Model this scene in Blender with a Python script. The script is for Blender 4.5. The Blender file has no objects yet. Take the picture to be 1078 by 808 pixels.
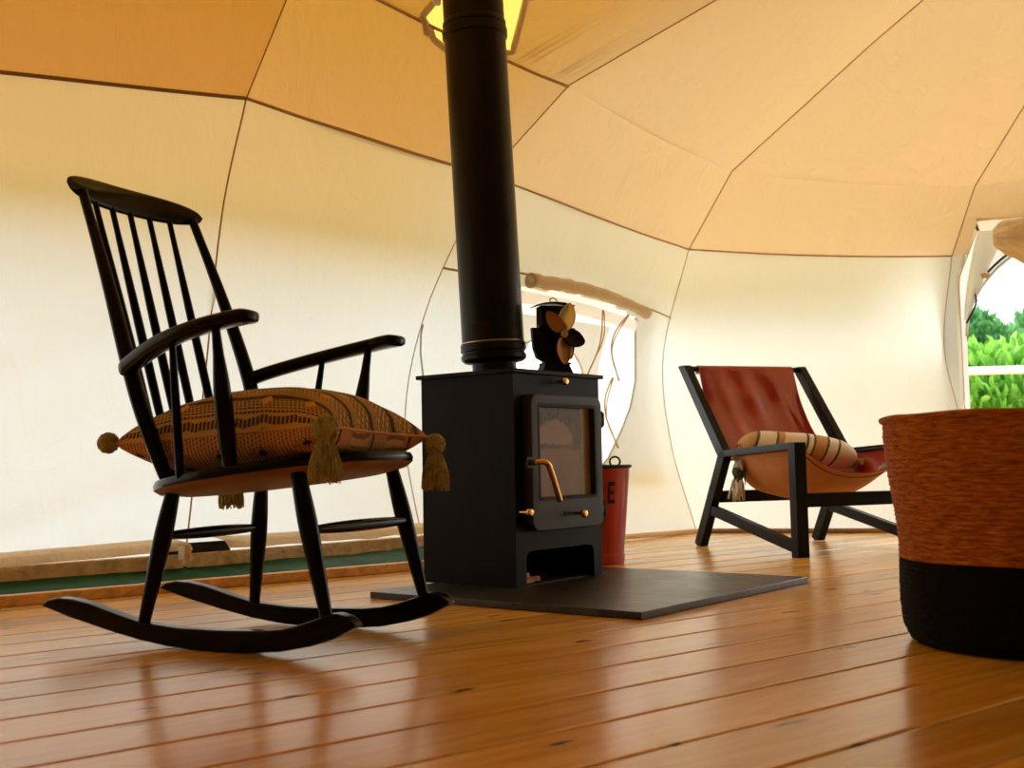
import bpy, bmesh, math, random
from math import sin, cos, pi, radians, sqrt
from mathutils import Vector, Matrix, noise
random.seed(7)
scn = bpy.context.scene
COL = scn.collection

# ------------------------------------------------------------------ helpers
def V(*a): return Vector(a)
def nrm(v): v = Vector(v); v.normalize(); return v

class MB:
    """collects geometry for ONE mesh object"""
    def __init__(s): s.v = []; s.f = []; s.m = []; s.uv = None
    def add(s, vs, fs, m=0):
        b = len(s.v); s.v += [tuple(p) for p in vs]
        for f in fs: s.f.append(tuple(i + b for i in f)); s.m.append(m)
    def frame(s, c, X, Y, Z, m=0):
        c = Vector(c); X = Vector(X); Y = Vector(Y); Z = Vector(Z)
        vs = [c + X*a + Y*b + Z*d for d in (-1, 1) for b in (-1, 1) for a in (-1, 1)]
        s.add(vs, [(0,2,3,1),(4,5,7,6),(0,1,5,4),(2,6,7,3),(0,4,6,2),(1,3,7,5)], m)
    def box(s, x0, x1, y0, y1, z0, z1, m=0):
        s.frame(((x0+x1)/2,(y0+y1)/2,(z0+z1)/2), ((x1-x0)/2,0,0), (0,(y1-y0)/2,0), (0,0,(z1-z0)/2), m)
    def bar(s, p0, p1, w, h, side=(0,1,0), m=0):
        p0 = Vector(p0); p1 = Vector(p1); d = p1-p0; L = d.length; d.normalize()
        sd = Vector(side); sd = nrm(sd - d*sd.dot(d)); up = d.cross(sd)
        s.frame((p0+p1)/2, d*L/2, sd*w/2, up*h/2, m)
    def tube(s, pts, rad, n=16, m=0, caps=True, flat=None, side=None):
        pts = [Vector(p) for p in pts]
        if not hasattr(rad, '__len__'): rad = [rad]*len(pts)
        b = len(s.v); prev = None
        for i, p in enumerate(pts):
            t = nrm((pts[min(i+1, len(pts)-1)] - pts[max(i-1, 0)]))
            if prev is None:
                a = Vector(side) if side else (V(0,0,1) if abs(t.z) < .9 else V(1,0,0))
            else: a = prev
            a = nrm(a - t*a.dot(t)); prev = a; c = t.cross(a)
            r = rad[i]; fl = 1 if flat is None else flat
            for k in range(n):
                th = 2*pi*k/n
                s.v.append(tuple(p + a*(r*cos(th)) + c*(r*fl*sin(th))))
        for i in range(len(pts)-1):
            for k in range(n):
                k2 = (k+1) % n
                s.f.append((b+i*n+k, b+i*n+k2, b+(i+1)*n+k2, b+(i+1)*n+k)); s.m.append(m)
        if caps:
            s.f.append(tuple(b+k for k in reversed(range(n)))); s.m.append(m)
            e = b+(len(pts)-1)*n
            s.f.append(tuple(e+k for k in range(n))); s.m.append(m)
    def lathe(s, prof, c=(0,0,0), n=32, m=0, ax=None, cap=False):
        # profile of (r, h) around axis ax (default z)
        c = Vector(c); ax = nrm(ax or (0,0,1))
        a = V(1,0,0) if abs(ax.x) < .9 else V(0,1,0); a = nrm(a - ax*a.dot(ax)); d = ax.cross(a)
        b = len(s.v)
        for r, h in prof:
            for k in range(n):
                th = 2*pi*k/n
                s.v.append(tuple(c + ax*h + a*(r*cos(th)) + d*(r*sin(th))))
        for i in range(len(prof)-1):
            for k in range(n):
                k2 = (k+1) % n
                s.f.append((b+i*n+k, b+i*n+k2, b+(i+1)*n+k2, b+(i+1)*n+k)); s.m.append(m)
        if cap:
            s.f.append(tuple(b+k for k in reversed(range(n)))); s.m.append(m)
            e = b+(len(prof)-1)*n
            s.f.append(tuple(e+k for k in range(n))); s.m.append(m)
    def grid(s, fn, nu, nv, m=0, close_u=False, uv=False):
        b = len(s.v)
        for j in range(nv+1):
            for i in range(nu+1):
                s.v.append(tuple(fn(i/nu, j/nv)))
        for j in range(nv):
            for i in range(nu):
                a = b+j*(nu+1)+i
                s.f.append((a, a+1, a+nu+2, a+nu+1)); s.m.append(m)
    def prism(s, poly, fn, t0, t1, m=0):
        """polygon of 2D points mapped by fn(a,b,t), extruded t0..t1"""
        n = len(poly); b = len(s.v)
        for t in (t0, t1):
            for a_, b_ in poly: s.v.append(tuple(fn(a_, b_, t)))
        s.f.append(tuple(b+i for i in range(n))); s.m.append(m)
        s.f.append(tuple(b+n+i for i in reversed(range(n)))); s.m.append(m)
        for i in range(n):
            j = (i+1) % n
            s.f.append((b+j, b+i, b+n+i, b+n+j)); s.m.append(m)
    def ring(s, outer, inner, fn, t0, t1, m=0):
        """plate with a hole; outer and inner loops of equal length"""
        n = len(outer); b = len(s.v)
        for t in (t0, t1):
            for L in (outer, inner):
                for a_, b_ in L: s.v.append(tuple(fn(a_, b_, t)))
        for i in range(n):
            j = (i+1) % n
            o0,o1,i0,i1 = b+i, b+j, b+n+i, b+n+j
            O0,O1,I0,I1 = o0+2*n, o1+2*n, i0+2*n, i1+2*n
            for f in ((o0,o1,i1,i0),(O1,O0,I0,I1),(o1,o0,O0,O1),(i0,i1,I1,I0)):
                s.f.append(f); s.m.append(m)
    def build(s, name, mats, parent=None, smooth=False, bevel=0, bseg=2, auto=None, subsurf=0, weld=0):
        me = bpy.data.meshes.new(name); me.from_pydata(s.v, [], s.f)
        if not isinstance(mats, (list, tuple)): mats = [mats]
        for m_ in mats: me.materials.append(m_)
        me.polygons.foreach_set('material_index', s.m)
        bm = bmesh.new(); bm.from_mesh(me)
        if weld: bmesh.ops.remove_doubles(bm, verts=bm.verts, dist=weld)
        bmesh.ops.recalc_face_normals(bm, faces=bm.faces); bm.to_mesh(me); bm.free()
        if smooth: me.polygons.foreach_set('use_smooth', [True]*len(me.polygons))
        o = bpy.data.objects.new(name, me); COL.objects.link(o)
        if parent: o.parent = parent
        if bevel:
            md = o.modifiers.new('bevel', 'BEVEL'); md.width = bevel; md.segments = bseg
            md.limit_method = 'ANGLE'; md.angle_limit = radians(40); md.harden_normals = False
            if not smooth:
                me.polygons.foreach_set('use_smooth', [True]*len(me.polygons))
                md2 = o.modifiers.new('wn', 'WEIGHTED_NORMAL'); md2.keep_sharp = True
        elif smooth and auto:
            me.set_sharp_from_angle(angle=radians(auto))
        if subsurf:
            md = o.modifiers.new('sub', 'SUBSURF'); md.levels = md.render_levels = subsurf
        return o

def tag(o, label, cat, group=None, kind=None):
    if label: o['label'] = label
    if cat: o['category'] = cat
    if group: o['group'] = group
    if kind: o['kind'] = kind
    return o
def struct(o, label=None, cat=None):
    o['kind'] = 'structure'
    if label: o['label'] = label
    if cat: o['category'] = cat
    return o
def empty(name, loc=(0,0,0), rz=0):
    o = bpy.data.objects.new(name, None); COL.objects.link(o)
    o.location = loc; o.rotation_euler = (0,0,rz); o.empty_display_size = .1
    return o
def catmull(P, n=8):
    P = [Vector(p) for p in P]; out = []
    for i in range(len(P)-1):
        p0 = P[max(i-1,0)]; p1 = P[i]; p2 = P[i+1]; p3 = P[min(i+2,len(P)-1)]
        for k in range(n):
            t = k/n
            out.append(.5*((2*p1)+(p2-p0)*t+(2*p0-5*p1+4*p2-p3)*t*t+(3*p1-p0-3*p2+p3)*t**3))
    out.append(P[-1]); return out
def rrect(x0, x1, y0, y1, r, n=5):
    """rounded rectangle, counter clockwise; r = one radius or (bl, br, tr, tl)"""
    rs = r if hasattr(r,'__len__') else (r,)*4
    out = []
    for (cx, cy, a0), rr in zip(((x0,y0,180),(x1,y0,270),(x1,y1,0),(x0,y1,90)), rs):
        sx = 1 if cx == x0 else -1; sy = 1 if cy == y0 else -1
        for k in range(n+1):
            a = radians(a0+90*k/n)
            out.append((cx+sx*rr+rr*cos(a), cy+sy*rr+rr*sin(a)))
    return out

# ------------------------------------------------------------------ materials
class N:
    def __init__(s, name):
        s.mat = bpy.data.materials.new(name); s.mat.use_nodes = True
        s.nt = s.mat.node_tree; s.nt.nodes.clear()
        s.out = s.n('ShaderNodeOutputMaterial')
    def n(s, t, **k):
        x = s.nt.nodes.new(t)
        for a, b in k.items():
            if a == 'op': x.operation = b
            else: setattr(x, a, b)
        return x
    def l(s, a, b): s.nt.links.new(a, b)
    def inp(s, node, **k):
        for a, b in k.items():
            a = a.replace('_', ' ')
            if hasattr(b, 'is_linked') or isinstance(b, bpy.types.NodeSocket): s.l(b, node.inputs[a])
            else: node.inputs[a].default_value = b
        return node
    def math(s, op, a, b=None, c=None, clamp=False):
        x = s.n('ShaderNodeMath', op=op); x.use_clamp = clamp
        for i, q in enumerate((a, b, c)):
            if q is None: continue
            if isinstance(q, bpy.types.NodeSocket): s.l(q, x.inputs[i])
            else: x.inputs[i].default_value = q
        return x.outputs[0]
    def mix(s, f, a, b, mode='MIX'):
        x = s.n('ShaderNodeMix', data_type='RGBA', blend_type=mode)
        for i, q in ((0, f), (6, a), (7, b)):
            if isinstance(q, bpy.types.NodeSocket): s.l(q, x.inputs[i])
            else: x.inputs[i].default_value = q if i == 0 else (*q[:3], 1)
        return x.outputs[2]
    def ramp(s, f, stops, interp='LINEAR'):
        x = s.n('ShaderNodeValToRGB'); cr = x.color_ramp; cr.interpolation = interp
        while len(cr.elements) < len(stops): cr.elements.new(.5)
        for e, (p, c) in zip(cr.elements, stops):
            e.position = p; e.color = (c, c, c, 1) if not hasattr(c, '__len__') else (*c[:3], 1)
        s.l(f, x.inputs[0]); return x.outputs[0]
    def coord(s, which='Object', scale=(1,1,1), rot=(0,0,0)):
        t = s.n('ShaderNodeTexCoord'); m = s.n('ShaderNodeMapping')
        m.inputs['Scale'].default_value = scale; m.inputs['Rotation'].default_value = rot
        s.l(t.outputs[which], m.inputs[0]); return m.outputs[0]
    def noise(s, vec, scale, detail=3, rough=.5, dist=0, out='Fac'):
        x = s.n('ShaderNodeTexNoise'); s.l(vec, x.inputs['Vector'])
        x.inputs['Scale'].default_value = scale; x.inputs['Detail'].default_value = detail
        x.inputs['Roughness'].default_value = rough; x.inputs['Distortion'].default_value = dist
        return x.outputs[out]
    def bump(s, h, strength=.3, dist=.01):
        x = s.n('ShaderNodeBump'); s.l(h, x.inputs['Height'])
        x.inputs['Strength'].default_value = strength; x.inputs['Distance'].default_value = dist
        return x.outputs[0]
    def pbr(s, **k):
        p = s.n('ShaderNodeBsdfPrincipled')
        for a, b in k.items():
            a = a.replace('_', ' ')
            if isinstance(b, bpy.types.NodeSocket): s.l(b, p.inputs[a])
            elif a == 'Base Color': p.inputs[a].default_value = (*b[:3], 1)
            else: p.inputs[a].default_value = b
        s.l(p.outputs[0], s.out.inputs[0]); return p

def simple(name, col, rough=.5, metal=0, bump=0, bscale=60, var=.0, vscale=8, coat=0, stretch=(1,1,1), spec=None):
    m = N(name); c = m.coord('Object', stretch)
    base = col
    if var:
        f = m.noise(c, vscale, 4, .6)
        lo = tuple(x*(1-var) for x in col); hi = tuple(min(1, x*(1+var)) for x in col)
        base = m.ramp(f, [(.3, lo), (.7, hi)])
    k = dict(Base_Color=base, Roughness=rough, Metallic=metal)
    if coat: k['Coat_Weight'] = coat; k['Coat_Roughness'] = .15
    if spec is not None: k['Specular_IOR_Level'] = spec
    if bump: k['Normal'] = m.bump(m.noise(c, bscale, 4, .6), bump, .005)
    m.pbr(**k); return m.mat

def canvas(name, col, trans, tcol, weave=.15, wr=.5):
    """woven canvas: diffuse + light passing through"""
    m = N(name); c = m.coord('Object')
    n1 = m.noise(c, 3.2, 5, .6, .6)
    stretched = m.coord('Object', (1, 1, .35))
    n2 = m.noise(stretched, 7, 4, .55, 1.2)
    sp = m.noise(c, 26, 5, .7)
    spots = m.ramp(sp, [(.70, 0.0), (.80, 1.0)])
    base = m.mix(m.math('MULTIPLY', n1, .25), col, tuple(x*.86 for x in col))
    base = m.mix(m.math('MULTIPLY', spots, .18), base, tuple(x*.6 for x in col))
    h = m.math('ADD', m.math('MULTIPLY', n2, .8), m.math('MULTIPLY', n1, .6))
    bp = m.bump(h, wr, .05)
    d = m.n('ShaderNodeBsdfDiffuse'); t = m.n('ShaderNodeBsdfTranslucent')
    m.l(base, d.inputs[0]); m.l(bp, d.inputs['Normal'])
    tc = m.mix(m.math('MULTIPLY', n2, .3), tcol, tuple(x*.88 for x in tcol))
    m.l(tc, t.inputs[0]); m.l(bp, t.inputs['Normal'])
    mx = m.n('ShaderNodeMixShader'); mx.inputs[0].default_value = trans
    m.l(d.outputs[0], mx.inputs[1]); m.l(t.outputs[0], mx.inputs[2]); m.l(mx.outputs[0], m.out.inputs[0])
    return m.mat

M = {}
M['wall_canvas'] = canvas('wall_canvas', (.76,.76,.69), .44, (.70,.75,.715), wr=.35)
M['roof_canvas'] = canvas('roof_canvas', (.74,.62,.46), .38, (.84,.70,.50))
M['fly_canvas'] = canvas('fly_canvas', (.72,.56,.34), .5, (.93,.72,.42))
M['fly_ochre'] = canvas('fly_ochre_canvas', (.66,.38,.08), .5, (.88,.50,.085))  # ochre fabric, spread over the left panels to darken the roof beneath
M['fly_eave'] = canvas('fly_eave_canvas', (.80,.54,.28), .66, (.98,.60,.26))  # eave tint that warms the light on the left upper walls
M['fly_eave_pale'] = canvas('fly_eave_pale_canvas', (.80,.68,.50), .62, (.97,.76,.52))  # paler eave tint for the light on the other upper walls
M['roof_half_shaded'] = canvas('roof_half_shaded_canvas', (.72,.58,.36), .33, (.86,.72,.48))  # same roof canvas, halfway step of the light's fall-off put into its colour
M['roof_shaded'] = canvas('roof_shaded_canvas', (.68,.48,.24), .30, (.82,.60,.30))  # same roof canvas, painted darker and oranger where less light falls
M['light_block_canvas'] = canvas('light_block_canvas', (.34,.26,.18), .06, (.7,.55,.3))  # darkened canvas for unseen panels, added to hold back light from behind the camera
M['hem_canvas'] = canvas('hem_canvas', (.92,.74,.50), .35, (.98,.85,.60), wr=.8)
M['cloth_cream'] = canvas('cloth_cream', (.78,.66,.48), .3, (.9,.8,.6), wr=.8)
M['mesh_grey'] = canvas('grey_window_mesh', (.60,.57,.50), .45, (.66,.64,.56), wr=.2)
M['porch'] = canvas('porch_canvas', (.78,.79,.80), .30, (.80,.82,.84), wr=.3)
M['mesh_white'] = canvas('mesh_white', (.88,.88,.86), .6, (.97,.97,.96), wr=.2)
M['seam'] = simple('seam_tape', (.30,.17,.08), .8, bump=.3)
M['seam_light'] = simple('seam_tape_light', (.50,.33,.18), .8, bump=.3)
M['cord'] = simple('cord', (.62,.45,.25), .8, bump=.4, bscale=300)
M['iron'] = simple('stove_iron', (.0075,.0056,.0045), .42, 0, bump=.12, bscale=350, var=.25, vscale=5, spec=.10)
M['iron_door'] = simple('door_iron', (.024,.018,.0165), .36, 0, bump=.15, bscale=300, var=.2, vscale=8, spec=.22)
M['flue'] = simple('flue_enamel', (.0060,.0040,.0030), .33, 0, bump=.05, bscale=120, var=.35, vscale=6, spec=.2)
M['soot'] = simple('soot_black', (.006,.006,.006), .7)
M['brass'] = simple('brass', (.80,.50,.16), .25, 1)
M['bright'] = simple('bright_edge', (.55,.45,.32), .3, 1)
M['bronze'] = simple('bronze_blade', (.42,.22,.10), .35, .85)
M['silver'] = simple('lit_bronze_blade', (.62,.68,.72), .28, 1)  # bronze too, silver only to carry the light on the upper blade
M['black_wood'] = simple('black_painted_wood', (.0028,.0020,.0016), .20, 0, bump=.03, bscale=40, var=.4, vscale=9, stretch=(1,1,.3), spec=.14)
M['raw_wood'] = simple('brown_underside_wood', (.21,.095,.05), .55, var=.3, vscale=14, stretch=(.3,2,2), bump=.1)
M['steel'] = simple('black_frame_steel', (.005,.0048,.0048), .34, .0, bump=.05, bscale=200, var=.3, spec=.14)
M['tassel'] = simple('olive_yarn', (.38,.35,.17), .9, bump=.6, bscale=260, var=.45, vscale=60)
M['log'] = simple('split_log', (.50,.30,.14), .8, bump=.5, bscale=60, var=.4, vscale=20)
M['brick'] = simple('fire_brick', (.55,.36,.30), .6, bump=.3, bscale=60, var=.25)
M['rail_paint'] = simple('white_rail_paint', (.85,.86,.86), .5)
M['bark'] = simple('bark', (.10,.07,.045), .9, bump=.5)
M['tarp'] = simple('green_tarpaulin', (.010,.080,.030), .5, bump=.5, bscale=6, var=.3, vscale=5, spec=.15)
M['earth'] = simple('grass_ground', (.10,.17,.05), .95, bump=.6, bscale=30, var=.4, vscale=3)

# floor boards: local x runs along the boards, local y across them (board pitch BP)
BP = .1535
def floor_mat():
    m = N('varnished_pine'); tc = m.n('ShaderNodeTexCoord'); sep = m.n('ShaderNodeSeparateXYZ')
    m.l(tc.outputs['Object'], sep.inputs[0])
    idx = m.math('FLOOR', m.math('DIVIDE', sep.outputs[1], BP))
    wn = m.n('ShaderNodeTexWhiteNoise', noise_dimensions='1D'); m.l(idx, wn.inputs['W'])
    r = wn.outputs[0]
    off = m.n('ShaderNodeCombineXYZ'); m.l(m.math('MULTIPLY', r, 37.), off.inputs[0]); m.l(m.math('MULTIPLY', r, 11.), off.inputs[1])
    m.l(m.math('MULTIPLY', r, 5.), off.inputs[2])
    va = m.n('ShaderNodeVectorMath', op='ADD'); m.l(tc.outputs['Object'], va.inputs[0]); m.l(off.outputs[0], va.inputs[1])
    mp = m.n('ShaderNodeMapping'); mp.inputs['Scale'].default_value = (1.0, 9.0, 1.0); m.l(va.outputs[0], mp.inputs[0])
    g1 = m.noise(mp.outputs[0], 2.0, 6, .6, 1.4)
    g2 = m.noise(mp.outputs[0], 9.0, 4, .6, .5)
    big = m.noise(va.outputs[0], 2.2, 3, .5)
    col = m.ramp(g1, [(.25, (.56,.27,.035)), (.45, (.76,.42,.062)), (.62, (.87,.55,.11)), (.8, (.92,.66,.20))])
    col = m.mix(m.math('MULTIPLY', g2, .20), col, (.56,.25,.035))
    col = m.mix(m.math('MULTIPLY', m.ramp(big, [(.4,0.0),(.7,1.0)]), .26), col, (.66,.30,.045))
    tint = m.math('ADD', .80, m.math('MULTIPLY', r, .38))
    hsv = m.n('ShaderNodeHueSaturation'); m.l(tint, hsv.inputs['Value']); m.l(col, hsv.inputs['Color'])
    # knots
    mk = m.n('ShaderNodeMapping'); mk.inputs['Scale'].default_value = (1.25, 4.6, 1.0); m.l(va.outputs[0], mk.inputs[0])
    vor = m.n('ShaderNodeTexVoronoi', voronoi_dimensions='2D'); vor.inputs['Scale'].default_value = 1.8; vor.inputs['Randomness'].default_value = 1.0
    nz = m.n('ShaderNodeTexNoise'); nz.inputs['Scale'].default_value = 14; m.l(mk.outputs[0], nz.inputs['Vector'])
    wob = m.n('ShaderNodeVectorMath', op='SCALE'); wob.inputs['Scale'].default_value = .09; m.l(nz.outputs['Color'], wob.inputs[0])
    av = m.n('ShaderNodeVectorMath', op='ADD'); m.l(mk.outputs[0], av.inputs[0]); m.l(wob.outputs[0], av.inputs[1])
    m.l(av.outputs[0], vor.inputs['Vector'])
    kn = m.ramp(vor.outputs['Distance'], [(.024, 1.0), (.048, .35), (.09, 0.0)])
    csep = m.n('ShaderNodeSeparateColor'); m.l(vor.outputs['Color'], csep.inputs[0])
    kn = m.math('MULTIPLY', kn, m.math('LESS_THAN', csep.outputs[0], .5))
    col2 = m.mix(kn, hsv.outputs[0], (.07,.028,.010))
    bp = m.bump(m.math('ADD', g2, m.math('MULTIPLY', g1, .3)), .05, .003)
    rough = m.math('ADD', .20, m.math('MULTIPLY', g1, .10))
    p = m.pbr(Base_Color=col2, Roughness=rough, Normal=bp)
    p.inputs['Coat Weight'].default_value = .22; p.inputs['Coat Roughness'].default_value = .16; p.inputs['Specular IOR Level'].default_value = .42
    return m.mat
M['floor'] = floor_mat()
def timber(name, col, rough=.6):
    m = N(name); c = m.coord('Object', (1, 6, 6))
    g = m.noise(c, 5, 5, .6, 1.)
    kn = m.noise(m.coord('Object', (3, 10, 10)), 3.3, 2)
    base = m.ramp(g, [(.3, tuple(x*.6 for x in col)), (.6, col), (.8, tuple(min(1,x*1.2) for x in col))])
    base = m.mix(m.ramp(kn, [(.72,0.0),(.78,1.0)]), base, tuple(x*.25 for x in col))
    m.pbr(Base_Color=base, Roughness=rough, Normal=m.bump(g, .2, .004)); return m.mat
M['curb'] = timber('curb_timber', (.90,.56,.26), .4)
M['beam'] = timber('beam_timber', (.93,.68,.40))
def slate():
    m = N('slate_slab'); c = m.coord('Object')
    g = m.noise(c, 4, 6, .65, 1.5); g2 = m.noise(c, 14, 4, .6)
    base = m.ramp(g, [(.36,(.010,.010,.009)),(.52,(.026,.023,.019)),(.68,(.095,.076,.055))])
    base = m.mix(m.math('MULTIPLY', m.ramp(g2, [(.55,0.0),(.75,1.0)]), .4), base, (.12,.095,.07))
    m.pbr(Base_Color=base, Roughness=m.math('ADD', .14, m.math('MULTIPLY', g, .42)), Normal=m.bump(g, .25, .006)); return m.mat
M['slate'] = slate()

def leather(name, col, dark, rough):
    m = N(name); c = m.coord('Object')
    g = m.noise(c, 7, 5, .6, .6); v = m.n('ShaderNodeTexVoronoi'); v.inputs['Scale'].default_value = 260; m.l(c, v.inputs['Vector'])
    base = m.ramp(g, [(.3, dark), (.65, col)])
    h = m.math('ADD', m.math('MULTIPLY', v.outputs['Distance'], .15), g)
    m.pbr(Base_Color=base, Roughness=rough, Normal=m.bump(h, .10, .003), Coat_Weight=.6 if rough < .4 else 0, Coat_Roughness=.10, Coat_IOR=1.55)
    return m.mat
M['leather'] = leather('red_brown_leather', (.36,.014,.005), (.24,.008,.003), .22)
M['suede'] = leather('tan_leather_back', (.62,.26,.09), (.46,.17,.05), .62)
M['stitch'] = simple('dark_stitch', (.07,.02,.01), .6)

def red_paint():
    m = N('chipped_red_paint'); c = m.coord('Object'); cs = m.coord('Object', (1,1,.18))
    st = m.noise(cs, 26, 4, .6); ch = m.noise(c, 60, 4, .7)
    base = m.mix(m.ramp(st, [(.56,0.0),(.70,.75)]), (.46,.022,.018), (.13,.045,.03))
    base = m.mix(m.ramp(ch, [(.70,0.0),(.74,1.0)]), base, (.55,.35,.25))
    m.pbr(Base_Color=base, Roughness=.28, Normal=m.bump(st, .15, .004)); return m.mat
M['red_paint'] = red_paint()

def jute(name, a, b, c3):
    m = N(name); tc = m.n('ShaderNodeTexCoord'); 
    # fibres run around the basket: use angle * radius and height
    sep = m.n('ShaderNodeSeparateXYZ'); m.l(tc.outputs['Object'], sep.inputs[0])
    ang = m.math('ARCTAN2', sep.outputs[1], sep.outputs[0])
    cv = m.n('ShaderNodeCombineXYZ'); m.l(m.math('MULTIPLY', ang, 2.2), cv.inputs[0]); m.l(m.math('MULTIPLY', sep.outputs[2], 55.), cv.inputs[1])
    n1 = m.noise(cv.outputs[0], 3.5, 5, .65, .5)
    cv2 = m.n('ShaderNodeCombineXYZ'); m.l(m.math('MULTIPLY', ang, 14.), cv2.inputs[0]); m.l(m.math('ADD', m.math('MULTIPLY', sep.outputs[2], 260.), m.math('MULTIPLY', ang, 20.)), cv2.inputs[1])
    n2 = m.noise(cv2.outputs[0], 2.0, 3, .6)
    base = m.ramp(n1, [(.32, a), (.50, b), (.70, c3)])
    base = m.mix(m.math('MULTIPLY', n2, .5), base, tuple(x*.35 for x in b))
    m.pbr(Base_Color=base, Roughness=.75, Normal=m.bump(n2, .7, .006), Specular_IOR_Level=.1); return m.mat
M['jute'] = jute('jute_rope', (.24,.070,.014), (.62,.20,.04), (.90,.42,.14))
M['jute_black'] = jute('black_rope', (.004,.004,.004), (.007,.007,.007), (.012,.011,.011))

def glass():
    """stove glass with a painted brown film: a block shape below, a dome above, dark blotches near the top"""
    m = N('brown_stove_glass'); tc = m.n('ShaderNodeTexCoord'); sep = m.n('ShaderNodeSeparateXYZ'); m.l(tc.outputs['Object'], sep.inputs[0])
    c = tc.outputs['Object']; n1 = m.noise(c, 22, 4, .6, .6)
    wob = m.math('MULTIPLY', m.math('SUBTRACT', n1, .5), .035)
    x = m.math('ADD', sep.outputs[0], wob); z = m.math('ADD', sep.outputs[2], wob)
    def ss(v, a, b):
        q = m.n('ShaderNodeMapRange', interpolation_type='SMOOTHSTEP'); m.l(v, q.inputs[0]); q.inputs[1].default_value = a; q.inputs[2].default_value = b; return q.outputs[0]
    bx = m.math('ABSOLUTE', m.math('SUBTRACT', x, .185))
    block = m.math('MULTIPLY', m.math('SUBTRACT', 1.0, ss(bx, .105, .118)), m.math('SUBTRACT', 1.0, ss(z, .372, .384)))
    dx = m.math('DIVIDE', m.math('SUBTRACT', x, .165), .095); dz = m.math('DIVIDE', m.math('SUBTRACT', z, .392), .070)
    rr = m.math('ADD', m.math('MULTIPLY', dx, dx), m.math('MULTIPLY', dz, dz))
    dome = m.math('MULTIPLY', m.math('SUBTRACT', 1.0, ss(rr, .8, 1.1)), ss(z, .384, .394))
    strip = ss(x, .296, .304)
    tone = m.mix(n1, (.09,.050,.040), (.16,.095,.080))
    col = m.mix(block, tone, m.mix(n1, (.22,.125,.105), (.32,.20,.175)))
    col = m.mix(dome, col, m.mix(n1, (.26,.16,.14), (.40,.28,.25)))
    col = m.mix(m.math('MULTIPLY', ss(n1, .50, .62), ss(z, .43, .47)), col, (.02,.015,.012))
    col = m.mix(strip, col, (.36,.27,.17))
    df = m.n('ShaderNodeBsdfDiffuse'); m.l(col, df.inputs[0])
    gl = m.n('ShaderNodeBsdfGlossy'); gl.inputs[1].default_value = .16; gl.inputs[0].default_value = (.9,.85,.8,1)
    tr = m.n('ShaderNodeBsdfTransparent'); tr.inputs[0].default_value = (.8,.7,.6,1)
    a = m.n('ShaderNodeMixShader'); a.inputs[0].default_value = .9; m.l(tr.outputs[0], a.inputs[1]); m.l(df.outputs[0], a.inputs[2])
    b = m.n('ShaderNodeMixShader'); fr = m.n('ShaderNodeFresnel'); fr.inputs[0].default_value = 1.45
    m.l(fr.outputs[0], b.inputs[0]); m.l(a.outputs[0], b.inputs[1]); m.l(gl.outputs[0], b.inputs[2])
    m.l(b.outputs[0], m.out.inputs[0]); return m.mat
M['glass'] = glass()

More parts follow.
